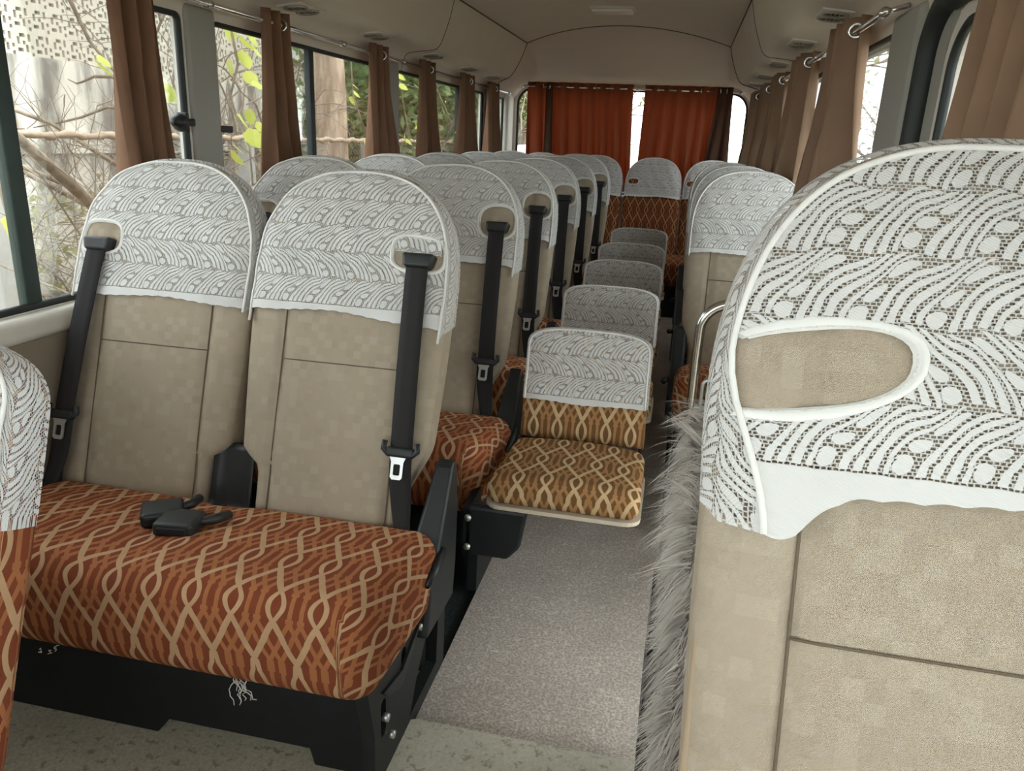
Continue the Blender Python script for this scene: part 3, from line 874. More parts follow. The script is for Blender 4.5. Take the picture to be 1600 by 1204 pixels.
        for j in range(len(B) - 1):
            for i in range(n - 1): fs.append((j * n + i, j * n + i + 1, (j + 1) * n + i + 1, (j + 1) * n + i))
        m.add(vs, fs, us); obj('side_band', m, LACE, root)
        m = MB(); m.tube([p + (p - s.pt(0, 0.4, -0.2)).normalized() * 0.0015 for p in B[0]], 0.0030, 6); obj('piping', m, TRIM, root)
        if hole:
            m = MB(); H = len(hole); a = []; 
            for kk in (0.97, 1.0, 1.0):
                for p in hole:
                    dv = Vector(p) - Vector((hcx, hcy)); ln = dv.length
                    q_ = Vector((hcx, hcy)) + dv * ((ln + (-0.002, bind * 0.4, bind)[len(a) // H]) / ln)
                    a.append(P3(q_.x, q_.y, (-0.004, 0.003, -0.0005)[len(a) // H]))
            fs = []
            inside = [abs(p[0]) < K * s.hwid(p[1]) * 0.985 for p in hole]
            for j in range(2):
                for i in range(H):
                  if inside[i] and inside[(i + 1) % H]: fs.append((j * H + i, j * H + (i + 1) % H, (j + 1) * H + (i + 1) % H, (j + 1) * H + i))
            m.add(a, fs); obj('binding', m, TRIM, root)
        if label: tag(root, label, cat, group)
        return root

def sell(cx, cy, rx, ry, n=3.0, N=36, shear=0.0):
    out = []
    for i in range(N):
        t = 2 * PI * i / N; c, s_ = math.cos(t), math.sin(t)
        x = rx * math.copysign(abs(c) ** (2 / n), c); y = ry * math.copysign(abs(s_) ** (2 / n), s_)
        out.append((cx + x, cy + y + shear * x))
    return out

def cush_uv(zt, yf):
    def f(p):
        return (p.x, p.y + (p.z - zt))
    return f

def belt(parent, bk, ug, wg, us_, wslid, ub, wb, x0, gw=0.07):
    """seat belt on a backrest: strap mesh with guide, slider and tongue as sub-parts"""
    q = MB(); n = 26; vs = []; us = []
    W = 0.0245
    pts = []
    for i in range(n + 1):
        t = i / n; w = wg + (wb - wg) * t
        if w > wslid: k = (wg - w) / (wg - wslid); u = ug + (us_ - ug) * k
        else: k = (wslid - w) / (wslid - wb); u = us_ + (ub - us_) * k * k
        hf = W * (1 - 0.35 * sst(0.75, 1.0, t))
        d = bk.front(u * 0.82, max(0.04, w)) + 0.016 + 0.010 * math.sin(PI * t) + 0.02 * sst(0.8, 1, t)
        pts.append((u, w, d, hf))
    for dd in (0.0, 0.0022):
        for (u, w, d, hf) in pts:
            for s_ in (-1, -0.33, 0.33, 1): vs.append(bk.pt(u + s_ * hf, w, d + dd)); us.append((u + s_ * hf, w))
    m4 = 4; tot = (n + 1) * 4; fs = []
    for b_ in (0, tot):
        for i in range(n):
            for k in range(3):
                f = (b_ + i * 4 + k, b_ + i * 4 + k + 1, b_ + (i + 1) * 4 + k + 1, b_ + (i + 1) * 4 + k); fs.append(f if b_ else f[::-1])
    for i in range(n):
        for k in (0, 3): fs.append((i * 4 + k, (i + 1) * 4 + k, (i + 1) * 4 + k + tot, i * 4 + k + tot))
    q.add(vs, fs, us); s = obj('seat_belt', q, STRAP, parent); s.location = (x0, 0, 0)
    g = MB(); d = bk.front(ug * 0.82, wg)
    Mx = lambda p: bk.pt(p.x, p.z, p.y)
    def tap(p):
        k = (p.z - (wg - 0.010)) / 0.03
        p.x = ug + (p.x - ug) * (0.86 + 0.2 * k); return Mx(p)
    g.rbox((ug - gw / 2, d - 0.03, wg - 0.012), (ug + gw / 2, d + 0.026, wg + 0.020), 0.008, 3, 2, fn=tap)
    obj('belt_guide', g, BLACK, s)
    g = MB(); j = min(range(n + 1), key=lambda i: abs(pts[i][1] - wslid)); d = pts[j][2]
    path = [(us_ - 0.036, wslid + 0.014), (us_ - 0.038, wslid - 0.004), (us_ - 0.028, wslid - 0.013), (us_ + 0.028, wslid - 0.013), (us_ + 0.038, wslid - 0.004), (us_ + 0.036, wslid + 0.014)]
    g.tube([bk.pt(u, w_, d + 0.008) for u, w_ in path], 0.0065, 8); g.rbox((us_ - 0.031, d - 0.002, wslid - 0.020), (us_ + 0.031, d + 0.014, wslid + 0.002), 0.006, 3, 1, fn=Mx)
    obj('belt_slider', g, BLACK, s)
    g = MB(); wq = wslid - 0.022; uq = us_ - 0.003
    g.plate([(uq - 0.019, wq + 0.006), (uq + 0.019, wq + 0.006), (uq + 0.0135, wq - 0.008), (uq + 0.0135, wq - 0.040), (uq + 0.009, wq - 0.045), (uq - 0.009, wq - 0.045), (uq - 0.0135, wq - 0.040), (uq - 0.0135, wq - 0.008)],
            [rrect(uq - 0.0075, uq + 0.0075, wq - 0.036, wq - 0.012, 0.003, 2)], lambda a, b_, t: bk.pt(a, b_, t), d + 0.007, d + 0.0105)
    obj('tongue', g, STEEL, s, smooth=False)
    return s

SE = (-0.135, 0.145)
BW = Back(nr=0.042, rl=0.0)            # window seat back of a double
BA = Back(nl=0.042, rr=0.045)          # aisle seat back of a double
XW, XA = -0.697, -0.231
def double_seat():
    root = empty('double_seat', (0, 1.40, 0.0)); zb = 0.36
    for bk, xc in ((BW, XW), (BA, XA)):
        b = obj('backrest', bk.mesh(SE), BEIGE, root); b.location = (xc, 0, zb)
        obj('seam', bk.seam_parts(SE, 0.50), SEAM, b)
    # one-piece cushion for both places
    q = MB(); zt = 0.44
    def cf_(p):
        y = p.y; x = p.x
        fr = sst(0.0, -0.40, y) if False else 0
        if p.z > 0.35:
            p.z += 0.016 * math.cos((x + 0.43) / 0.475 * PI * 1.0) ** 2 * 0.0 + 0.012 * (1 - ((y + 0.2) / 0.24) ** 2)
            p.z -= 0.010 * math.exp(-((x + 0.465) / 0.05) ** 2)
        p.z += (-0.19 - y) * 0.17 * (1 if p.z > 0.3 else 0.5)
        if p.z < 0.36 and y < -0.3: p.y += 0.10 * (0.36 - p.z)
        return p
    q.rbox((-0.905, -0.405, 0.235), (0.048, 0.04, 0.425), 0.055, 5, 16, fn=cf_, uvf=lambda p: (p.x if p.x < -0.0 else p.x + (0.425 - p.z) * 0.9, p.y + (p.z - 0.425)))
    c = obj('seat_cushion', q, PAT, root)
    # black frame: front board with cut-out, aisle-side pressing with holes, recliner shell
    q = MB(); q.plate([(-0.90, 0.002), (-0.47, 0.002), (-0.44, 0.04), (-0.13, 0.04), (-0.12, 0.002), (0.018, 0.002), (0.018, 0.25), (-0.90, 0.25)], [], lambda a, b_, t: (a, t, b_), -0.275, -0.255); obj('front_board', q, BLACKM, root, smooth=False)
    q = MB(); q.plate([(-0.335, 0.002), (0.10, 0.002), (0.105, 0.20), (0.06, 0.31), (-0.02, 0.30), (-0.22, 0.27), (-0.36, 0.27), (-0.33, 0.15)],
                      [rrect(-0.30, -0.275, 0.12, 0.20, 0.01, 3), rrect(-0.19, -0.165, 0.175, 0.235, 0.01, 3), rrect(0.005, 0.025, 0.20, 0.25, 0.008, 3), [(-0.14, 0.04), (0.04, 0.04), (0.05, 0.15), (-0.01, 0.19), (-0.10, 0.10)]],
                      lambda a, b_, t: (t, a, b_), 0.004, 0.030); obj('side_frame', q, BLACKM, root, smooth=False)
    q = MB(); q.plate([(-0.30, 0.225), (-0.275, 0.20), (-0.20, 0.165), (-0.165, 0.185), (-0.06, 0.255), (0.0, 0.265), (0.01, 0.275), (-0.20, 0.20)], [], lambda a, b_, t: (t, a, b_), 0.030, 0.036); obj('tilt_lever', q, BLACK, root, smooth=False)
    for (by, bz) in ((-0.285, 0.16), (-0.255, 0.095), (-0.09, 0.225), (-0.03, 0.275)):
        q = MB(); q.tube([(0.028, by, bz), (0.040, by, bz)], 0.008, 8); obj('bolt', q, STEEL, root)
    q = MB(); q.plate([(-0.10, 0.20), (-0.07, 0.30), (-0.02, 0.37), (0.02, 0.43), (0.075, 0.515), (0.095, 0.53), (0.115, 0.50), (0.125, 0.40), (0.115, 0.26), (0.10, 0.19)], [], lambda a, b_, t: (t, a, b_), -0.012, 0.052)
    q.v = [((x if x > 0.02 or z < 0.36 else x + 0.022 * min(1, (z - 0.36) / 0.14)), y, z) for x, y, z in q.v]
    o = obj('recliner_shell', q, BLACK, root, smooth=False); bv = o.modifiers.new('bevel', 'BEVEL'); bv.width = 0.009; bv.segments = 3
    q = MB(); q.tube([(0.05, -0.10, 0.33), (0.055, -0.06, 0.345), (0.056, 0.0, 0.36)], [0.008, 0.011, 0.009], 8); obj('recliner_lever', q, BLACK, root)
    # inner leg on the wall side
    q = MB(); q.plate([(-0.335, 0.002), (0.10, 0.002), (0.10, 0.26), (-0.335, 0.26)], [], lambda a, b_, t: (t, a, b_), -0.90, -0.88); obj('wall_leg', q, BLACKM, root, smooth=False)
    # tray between the two backs and two buckles lying on the cushion
    q = MB()
    def tr(a, b):
        x = -0.466 + (a - 0.5) * 0.104
        if b < 0.6: p = BA.pt(0, 0.160 - 0.160 * b / 0.6, -0.030)
        else:
            k = (b - 0.6) / 0.4; p = BA.pt(0, 0, -0.030) + Vector((0, -0.11 * k, 0.05 * k))
        return ((x, p.y - 0.012 * (1 - (2 * a - 1) ** 2) * -1, p.z + zb + 0.012 * (2 * a - 1) ** 4), None)
    q.grid(tr, 8, 16); o = obj('buckle_tray', q, BLACK, root); sm = o.modifiers.new('t', 'SOLIDIFY'); sm.thickness = 0.006
    for (bx, by, rz) in ((-0.490, -0.165, 0.6), (-0.430, -0.195, 0.15)):
        q = MB(); R = Matrix.Rotation(rz, 3, 'Z')
        q.rbox((-0.040, -0.036, -0.015), (0.040, 0.036, 0.015), 0.008, 3, 2, fn=lambda p: R @ p); o = obj('buckle', q, BLACK, root); o.location = (bx, by, 0.448)
        k = MB(); k.rbox((-0.030, -0.040, -0.006), (0.030, -0.030, 0.008), 0.003, 2, 1, fn=lambda p: R @ p); obj('release_button', k, plain_dark, o)
        k = MB(); k.tube([R @ Vector((0.03, 0.01, 0)), R @ Vector((0.055, 0.03, -0.004)), R @ Vector((0.07, 0.07, -0.012))], 0.010, 8); obj('stalk', k, BLACK, o)
    o = belt(root, BA, 0.164, 0.605, 0.177, 0.205, 0.208, -0.02, XA); o.location.z = zb
    o = belt(root, BW, -0.156, 0.588, -0.185, 0.195, -0.205, -0.02, XW); o.location.z = zb
    return root
rows = [0.0, 0.74, 1.42, 2.13, 2.87, 3.68]
names6 = ['nearest', 'second', 'third', 'fourth', 'fifth', 'sixth']
proto = double_seat()
tag(proto, 'beige two-person seat nearest the camera on the left, with rust loop-pattern cushion', 'seat', 'double seats along the left side')
DS = [proto]
for i in range(1, 6):
    c = copy_tree(proto); c.location = (0, 1.40 + rows[i], 0)
    c['label'] = 'beige two-person seat with rust patterned cushion, %s from the front along the left side' % names6[i]
    DS.append(c)
# frayed threads under the nearest cushion
def threads(x, y, z, n, L, sd):
    r = random.Random(sd); q = MB()
    for _ in range(n):
        p = Vector((x + r.uniform(-0.02, 0.02), y + r.uniform(-0.01, 0.01), z)); pts = [p]
        for k in range(7):
            p = p + Vector((r.uniform(-0.008, 0.008), r.uniform(-0.004, 0.004), -L / 7 * r.uniform(0.3, 1.1))); pts.append(p)
        q.tube(pts, 0.0009, 4)
    obj('loose_thread', q, THREAD, proto)
threads(-0.205, -0.372, 0.262, 9, 0.06, 3); threads(-0.60, -0.375, 0.255, 3, 0.02, 4); threads(-0.79, -0.375, 0.255, 3, 0.02, 6)

# ---- lace covers on the double seats
HW = sell(-0.160, 0.612, 0.052, 0.036, 3.2)
HA1 = sell(0.158, 0.625, 0.056, 0.036, 3.2, shear=-0.05)
HA = sell(0.160, 0.628, 0.054, 0.050, 2.6)
cw0 = BW.cover('lace_cover', 0.480, HW, seed=1, ext=0.01)
ca1 = BA.cover('lace_cover', 0.482, HA1, seed=2, ext=0.03, sag=0.02, slope=-0.008)
ca0 = BA.cover('lace_cover', 0.500, HA, seed=3, ext=0.03, sag=0.02)
GC = 'white lace covers on the left-hand double seats'
for i in range(6):
    y = 1.40 + rows[i]
    for kind in ('window', 'aisle'):
        if kind == 'window': c = cw0 if i == 0 else copy_tree(cw0); x = XW
        else: c = ca1 if i == 0 else (ca0 if i == 1 else copy_tree(ca0)); x = XA
        c.location = (x, y, 0.36)
        tag(c, 'white lace cover on the %s-side back of the %s left double seat' % (kind, names6[i]), 'seat cover', GC)
# folded-in flap inside the nearest aisle cover's belt opening
q = MB(); q.grid(lambda a, b: (tuple(BA.pt(0.104 + 0.108 * a, 0.664 - 0.034 * b - 0.006 * a, BA.front(0.16, 0.63) + 0.004 + 0.003 * math.sin(a * 7))), (0.108 + 0.1 * a + 1, 0.10 - 0.03 * b)), 10, 4)
obj('folded_flap', q, LACE, ca1)

# ---- right-hand single seats
SR = (-0.135, 0.145)
BS = Back(hw=0.224, hb=0.212, rl=0.03)
def single_seat(with_belt=True):
    root = empty('single_seat', (0.742, 2.95, 0)); zb = 0.36
    b = obj('backrest', BS.mesh(SR), BEIGE, root); b.location = (0, 0, zb); obj('seam', BS.seam_parts(SR, 0.50), SEAM, b)
    q = MB()
    def cf_(p):
        if p.z > 0.35: p.z += 0.014 * (1 - (p.x / 0.22) ** 2)
        p.z += (-0.19 - p.y) * 0.17 * (1 if p.z > 0.3 else 0.5); return p
    q.rbox((-0.225, -0.405, 0.235), (0.212, 0.04, 0.425), 0.055, 5, 8, fn=cf_, uvf=lambda p: (p.x if p.x > -0.16 else p.x - (0.425 - p.z) * 0.9, p.y + (p.z - 0.425))); obj('seat_cushion', q, PAT, root)
    q = MB(); q.plate([(-0.20, 0.002), (0.20, 0.002), (0.20, 0.25), (-0.20, 0.25)], [], lambda a, b_, t: (a, t, b_), -0.275, -0.255); obj('front_board', q, BLACKM, root, smooth=False)
    q = MB(); q.plate([(-0.335, 0.002), (0.10, 0.002), (0.105, 0.20), (0.06, 0.31), (-0.36, 0.27), (-0.33, 0.15)], [[(-0.14, 0.04), (0.04, 0.04), (0.05, 0.15), (-0.10, 0.10)]], lambda a, b_, t: (t, a, b_), -0.21, -0.185); obj('side_frame', q, BLACKM, root, smooth=False)
    q = MB(); q.plate([(-0.10, 0.20), (-0.07, 0.30), (-0.02, 0.37), (0.02, 0.43), (0.075, 0.515), (0.095, 0.53), (0.115, 0.50), (0.125, 0.40), (0.115, 0.26), (0.10, 0.19)], [], lambda a, b_, t: (t, a, b_), -0.245, -0.19)
    o = obj('recliner_shell', q, BLACK, root, smooth=False); bv = o.modifiers.new('bevel', 'BEVEL'); bv.width = 0.012; bv.segments = 3
    q = MB(); q.tube([(-0.24, 0.0, 0.33), (-0.26, -0.07, 0.345), (-0.262, -0.14, 0.36)], [0.010, 0.012, 0.010], 8); obj('recliner_lever', q, BLACK, root)
    if with_belt:
        o = belt(root, BS, 0.155, 0.60, 0.165, 0.2, 0.18, -0.02, 0); o.location.z = zb
    return root
ss0 = single_seat()
covR = BS.cover('lace_cover', 0.475, sell(0.158, 0.625, 0.05, 0.045, 2.6), seed=5, ext=0.01)
yR = [2.95, 3.78, 4.60]
for i, y in enumerate(yR):
    s = ss0 if i == 0 else copy_tree(ss0); s.location = (0.742, y, 0)
    tag(s, 'beige single seat with rust patterned cushion on the right, %s behind the glass partition' % ord6[i], 'seat', 'single seats along the right side')
    c = covR if i == 0 else copy_tree(covR); c.location = (0.742, y, 0.36)
    tag(c, 'white lace cover on the right-hand single seat, %s behind the glass partition' % ord6[i], 'seat cover', 'lace covers on the right-hand single seats')
# the big seat close to the camera
BN = Back(L=0.822, hw=0.226, hb=0.215, n1=3.0, n2=2.5)
BN.wh = 0.39
root = empty('front_passenger_seat', (0.745, 0.45, 0.09)); zb = 0.36
b = obj('backrest', BN.mesh((-0.148, 0.148)), BEIGE, root); b.location = (0, 0, zb); obj('seam', BN.seam_parts((-0.148, 0.148), 0.50, 0.39), SEAM, b)
q = MB(); q.rbox((-0.225, -0.405, 0.235), (0.212, 0.04, 0.425), 0.055, 5, 8, uvf=lambda p: (p.x, p.y + (p.z - 0.425))); obj('seat_cushion', q, PAT, root)
q = MB(); q.plate([(-0.335, -0.088), (0.10, -0.088), (0.10, 0.25), (-0.335, 0.25)], [], lambda a, b_, t: (t, a, b_), -0.20, -0.17); obj('side_frame', q, BLACKM, root, smooth=False)
q = MB(); q.plate([(-0.335, -0.088), (0.10, -0.088), (0.10, 0.25), (-0.335, 0.25)], [], lambda a, b_, t: (t, a, b_), 0.17, 0.20); obj('side_frame', q, BLACKM, root, smooth=False)
q = MB(); q.tube([BN.pt(-0.2165 , 0.03 + 0.45 * i / 20, -0.055 + 0.030) + Vector((0, 0, zb)) for i in range(21)], 0.006, 6); obj('edge_piping', q, plain('tan_piping', (0.34, 0.255, 0.175), 0.8), root)
tag(root, 'large beige passenger seat closest to the camera at the right edge', 'seat')
HN = sell(-0.158, 0.612, 0.084, 0.034, 2.4, shear=0.16)
c = BN.cover('lace_cover', 0.517, HN, seed=7, ext=0.0, bind=0.010, sag=0.0, slope=0.0, rise=0.055, dip=0.045, twist=0.04)
c.location = (0.745, 0.45, 0.45)
tag(c, 'large white lace cover with oval slit on the seat closest to the camera', 'seat cover')

# ---- low seat at the left edge of the picture
BL = Back(L=0.600, ws=0.50, hw=0.21, hb=0.205, n1=3.0, n2=3.0, b=0.05)
root = empty('low_seat', (-0.550, 0.60, 0.0))
b = obj('backrest', BL.mesh(), PAT, root); b.location = (0, 0, 0.36)
q = MB(); q.rbox((-0.205, -0.36, 0.25), (0.205, 0.04, 0.40), 0.045, 4, 6, uvf=lambda p: (p.x, p.y + (p.z - 0.4))); obj('seat_cushion', q, PAT, root)
q = MB(); q.plate([(-0.15, 0.002), (0.15, 0.002), (0.15, 0.25), (-0.15, 0.25)], [], lambda a, b_, t: (a, t, b_), -0.25, 0.0); obj('pedestal', q, BLACKM, root, smooth=False)
tag(root, 'low rust patterned seat at the left edge, in front of the nearest double seat', 'seat')
c = BL.cover('lace_cover', 0.355, None, seed=9, ext=0.0, sag=-0.02)
c.location = (-0.550, 0.60, 0.36); tag(c, 'white lace cover on the low seat at the left edge', 'seat cover')

# ---- folding aisle seats
BJ = Back(L=0.325, ws=0.262, hw=0.176, hb=0.180, n1=3.2, n2=3.2, b=0.026, tilt=0.16, ex=4.0)
def jump_seat():
    root = empty('folding_seat', (0.262, 2.06, 0))
    b = obj('backrest', BJ.mesh(), PATJ, root); b.location = (0, 0, 0.375)
    q = MB()
    def cf_(p):
        p.z += 0.012 * (1 - (p.x / 0.18) ** 2) * (1 if p.z > 0.37 else 0); p.z += (-0.25 - p.y) * 0.05
        if p.y < -0.38: p.z -= 0.0
        p.x *= 1 + 0.05 * (-(p.y + 0.25)) ; return p
    q.rbox((-0.183, -0.395, 0.335), (0.190, -0.045, 0.405), 0.03, 5, 8, fn=cf_, uvf=lambda p: (p.y * 0.999 * 0 + p.x, p.y + (p.z - 0.405))); c = obj('seat_cushion', q, PATJ, root)
    q = MB(); q.plate(rrect(-0.186, 0.195, -0.397, -0.06, 0.04, 5), [], lambda a, b_, t: (a, b_, t + (-0.25 - b_) * 0.05), 0.327, 0.337); obj('base_board', q, plain_cream, root, smooth=False)
    for s_ in (-1, 1):
        q = MB(); q.tube([(s_ * 0.172, -0.02, 0.385), (s_ * 0.172, -0.035, 0.36), (s_ * 0.172, -0.06, 0.35)], 0.006, 8); obj('hinge_arm', q, BLACKM, root)
    q = MB(); q.plate([(-0.235, 0.20), (-0.12, 0.20), (-0.09, 0.235), (-0.075, 0.335), (-0.235, 0.335)], [], lambda a, b_, t: (a, t, b_), -0.40, -0.375); o = obj('bracket', q, BLACKM, root, smooth=False); bv = o.modifiers.new('bevel', 'BEVEL'); bv.width = 0.008; bv.segments = 2
    q = MB(); q.plate([(-0.40, 0.20), (-0.02, 0.20), (-0.02, 0.35), (-0.40, 0.335)], [], lambda a, b_, t: (t, a, b_), -0.235, -0.218); obj('mount_plate', q, BLACKM, root, smooth=False)
    for bz in (0.225, 0.305):
        q = MB(); q.tube([(-0.222, -0.401, bz), (-0.222, -0.408, bz)], 0.009, 8); obj('bolt', q, STEEL, root)
    return root
plain_cream = plain('cream_board_edge', (0.52, 0.44, 0.34), 0.7)
js0 = jump_seat()
jc0 = BJ.cover('lace_cover', 0.115, None, seed=11, sag=0.004, ext=0.0)
jy = [2.06, 2.785, 3.47, 4.135, 4.93]
for i, y in enumerate(jy):
    s = js0 if i == 0 else copy_tree(js0); s.location = (0.262 - 0.006 * i, y, 0)
    tag(s, 'folded-down brown patterned aisle seat, %s from the front' % names6[i], 'folding seat', 'folding seats down the aisle')
    c = jc0 if i == 0 else copy_tree(jc0); c.location = (0.262 - 0.006 * i, y, 0.375)
    tag(c, 'white lace cover on the low aisle folding seat, %s from the front' % names6[i], 'seat cover', 'lace covers on the folding aisle seats')
js0['label'] = 'folded-down brown patterned aisle seat nearest the camera'
jc0['label'] = 'white lace cover on the aisle folding seat nearest the camera'

# ---- rear bench
BR = Back(L=0.80, hw=0.2135, hb=0.2135, ws=0.54)
rb = empty('rear_bench', (0, 5.95, 0)); rx = [-0.630, -0.196, 0.252, 0.690]
mb_ = BR.mesh(); b0 = None
for i, x in enumerate(rx):
    if i == 0: b0 = obj('backrest', mb_, PATR, rb); b0.location = (x, 0, 0.36)
    else: b = b0.copy(); COL.objects.link(b); b.location = (x, 0, 0.36)
q = MB(); q.rbox((-0.88, -0.40, 0.24), (0.93, 0.04, 0.42), 0.05, 4, 12, uvf=lambda p: (p.x, p.y + (p.z - 0.42))); obj('seat_cushion', q, PATR, rb)
q = MB(); q.box((-0.86, -0.30, 0.0), (0.90, 0.0, 0.24)); obj('box_base', q, BLACKM, rb, smooth=False)
tag(rb, 'rear bench of four dark rust patterned backs under the orange curtains', 'bench')
rc0 = BR.cover('lace_cover', 0.485, sell(-0.150, 0.600, 0.040, 0.022, 2.6), seed=13, bind=0.005)
wh = ['far left', 'centre-left', 'centre-right', 'far right']
for i, x in enumerate(rx):
    c = rc0 if i == 0 else copy_tree(rc0); c.location = (x, 5.95, 0.36)
    tag(c, 'white lace cover on the %s back of the rear bench' % wh[i], 'seat cover', 'lace covers on the rear bench')

# ---- fur-covered folded seat beside the big seat
fr = empty('fur_covered_seat', (0.612, 1.10, 0.0))
q = MB(); q.rbox((-0.085, -0.28, 0.10), (0.06, 0.20, 0.78), 0.05, 4, 4); obj('body', q, FURB, fr)
q = MB(); q.plate([(-0.10, 0.25), (0.16, 0.25), (0.18, 0.30), (0.18, 0.46), (-0.08, 0.46), (-0.10, 0.40)], [], lambda a, b_, t: (t, a, b_), -0.118, 0.03); obj('folded_frame', q, BLACKM, fr, smooth=False)
for py in (-0.06, 0.14):
    q = MB(); q.tube([(-0.02, py, 0.0), (-0.02, py, 0.27)], 0.016, 8); obj('leg', q, BLACKM, fr)
rnd = random.Random(5); fm = MB()
def strand(p, n, L, flow):
    key = (round(p.x / 0.05), round(p.y / 0.032), round(p.z / 0.045)); rc = random.Random(key[0] * 7919 + key[1] * 104729 + key[2] * 1299709)
    cen = Vector((key[0] * 0.05, key[1] * 0.032, key[2] * 0.045)); cv = Vector((rc.uniform(-.6, .6), rc.uniform(-.7, .7), rc.uniform(-.5, .5)))
    d = (n * 0.9 + flow * 0.7 + cv * 0.5).normalized(); pts = [p.copy()]
    for k in range(5):
        pull = (cen - p); pull -= n * pull.dot(n)
        d = (d + Vector((0, 0, -0.24)) + flow * 0.12 + cv * 0.12 + pull * 5 + Vector((rnd.uniform(-.1, .1), rnd.uniform(-.1, .1), rnd.uniform(-.1, .1)))).normalized()
        p = p + d * (L / 5); pts.append(p.copy())
    side = (d.cross(n) + Vector((rnd.uniform(-.4, .4), rnd.uniform(-.4, .4), rnd.uniform(-.4, .4)))).normalized(); w0 = rnd.uniform(0.0006, 0.0014)
    vs = []; fs = []
    for i, x in enumerate(pts):
        ww = w0 * (1 - i / 5.3); vs += [x - side * ww, x + side * ww]
    for i in range(5): fs.append((2 * i, 2 * i + 1, 2 * i + 3, 2 * i + 2))
    fm.add(vs, fs, [(0, 0)] * 12)
for _ in range(17000):
    t = rnd.random()
    if t < 0.12:
        p = Vector((rnd.uniform(-0.085, 0.06), -0.28, rnd.uniform(0.10, 0.77))); n = Vector((-0.3, -1, 0)); fl = Vector((-0.7, -0.3, -0.5))
    elif t < 0.66:
        y = rnd.uniform(-0.30, 0.20); z = rnd.uniform(0.10, 0.77)
        if z < 0.46 and y > -0.13: continue
        p = Vector((-0.085, y, z)); n = Vector((-1, 0, 0.1)); fl = Vector((-0.2, -0.35, -0.55))
    elif t < 0.80:
        p = Vector((rnd.uniform(-0.085, 0.06), rnd.uniform(-0.28, 0.20), 0.775)); n = Vector((-0.3, 0, 1)); fl = Vector((-0.8, -0.2, 0))
    else:
        p = Vector((rnd.uniform(-0.085, 0.06), 0.20, rnd.uniform(0.42, 0.77))); n = Vector((-0.3, 1, 0)); fl = Vector((-0.6, 0.2, -0.5))
    clump = 0.8 + 0.5 * math.sin(p.z * 31 + p.y * 17) * math.sin(p.y * 43 + p.x * 20)
    strand(p, n.normalized(), rnd.uniform(0.035, 0.075) * clump, fl)
obj('fur', fm, FURM, fr, fix=False, kind='stuff')
tag(fr, 'folded seat under shaggy grey long-haired fur left of the closest seat', 'fur seat')

# ---- handrail and glass partition before the right-hand seats
pt = empty('partition', (0.75, 2.2, 0)); path = [(-0.185, 0, 0.0), (-0.187, 0, 0.25), (-0.188, 0, 0.63)]
for i in range(1, 9):
    a = PI / 2 * i / 8; path.append((-0.188 + 0.085 * (1 - math.cos(a)), 0, 0.70 + 0.085 * math.sin(a)))
path += [(0.0, 0, 0.785), (0.20, 0, 0.785)]
q = MB(); q.tube(path, 0.0145, 14); obj('handrail', q, CHROME, pt)
q = MB(); q.plate(rrect(-0.160, 0.195, 0.06, 0.560, 0.02), [], lambda a, b_, t: (a, t, b_), -0.004, 0.004); obj('pane', q, GLASSP, pt, smooth=False)
q = MB(); q.tube([(a, 0, b_) for a, b_ in rrect(-0.160, 0.195, 0.06, 0.560, 0.02)], 0.006, 8, closed=True); obj('pane_edge', q, STEEL, pt)
for z in (0.18, 0.46):
    q = MB(); q.rbox((-0.19, -0.012, z - 0.02), (-0.145, 0.012, z + 0.02), 0.004, 2, 1); obj('clamp', q, STEEL, pt)
tag(pt, 'curved chrome handrail with a greenish glass pane beside the aisle', 'handrail')

# ------------------------------------------------------------------ outside
m = MB(); m.box((-40, -20, -1.0), (40, 60, -0.9)); struct(obj('ground', m, EARTH, smooth=False), 'dry ground outside the bus')
# building beside the bus
bx = -6.0
bd = empty('building', (bx, 10, -0.9)); tag(bd, 'stained concrete building with a breeze-block screen outside the left windows', 'building')
m = MB(); m.box((-0.30, -8, 0.0), (0.0, 7.5, 2.68)); obj('wall', m, CONC, bd, smooth=False)
m = MB(); m.box((-0.5, -8, 2.68), (-0.16, 7.5, 4.6)); obj('back_wall', m, DARKW, bd, smooth=False)  # coloured dark so the block openings read as deep shade
m = MB(); m.box((-0.30, -8, 3.90), (0.04, 7.5, 4.3)); obj('roof_beam', m, CONC, bd, smooth=False)
m = MB(); m.box((0.0, -8, 1.75), (0.05, 7.5, 1.98)); obj('ledge', m, CONC, bd, smooth=False)
# breeze blocks, each its own piece
S_ = 0.235
m = MB(); u5 = S_ / 7
slots = {(1, 1), (2, 1), (4, 1), (4, 2), (5, 4), (5, 5), (1, 3), (1, 4), (3, 3), (2, 5), (3, 5), (6, 2), (6, 0)}
for i in range(7):
    run = None
    for j in range(8):
        solid = j < 7 and (i, j) not in slots
        if solid and run is None: run = j
        if (not solid) and run is not None:
            m.box((-0.08, i * u5, run * u5), (0.0, (i + 1) * u5, j * u5)); run = None
blk = None; cnt = 0
for r_ in range(5):
    for k in range(36):
        y = -4.0 + k * S_; z = 2.68 + r_ * S_
        if 2.05 < y < 3.0 and r_ >= 2: continue
        if blk is None: blk = obj('block', m, BLOCKM, bd, smooth=False); o = blk
        else: o = blk.copy(); COL.objects.link(o)
        o.location = (-0.02, y, z)
m = MB(); m.plate([(2.0, 3.15), (3.1, 3.15), (3.1, 3.95), (2.0, 3.95)], [[(2.1, 3.22), (3.0, 3.22), (3.0, 3.9), (2.1, 3.9)]], lambda a, b_, t: (t, a, b_), -0.05, 0.05); f = obj('window_frame', m, BLOCKM, bd, smooth=False)
m = MB(); m.box((-0.06, 2.1, 3.22), (-0.04, 3.0, 3.9)); obj('pane', m, plain('grey_window_blind', (0.36, 0.36, 0.34), 0.5), f, smooth=False)
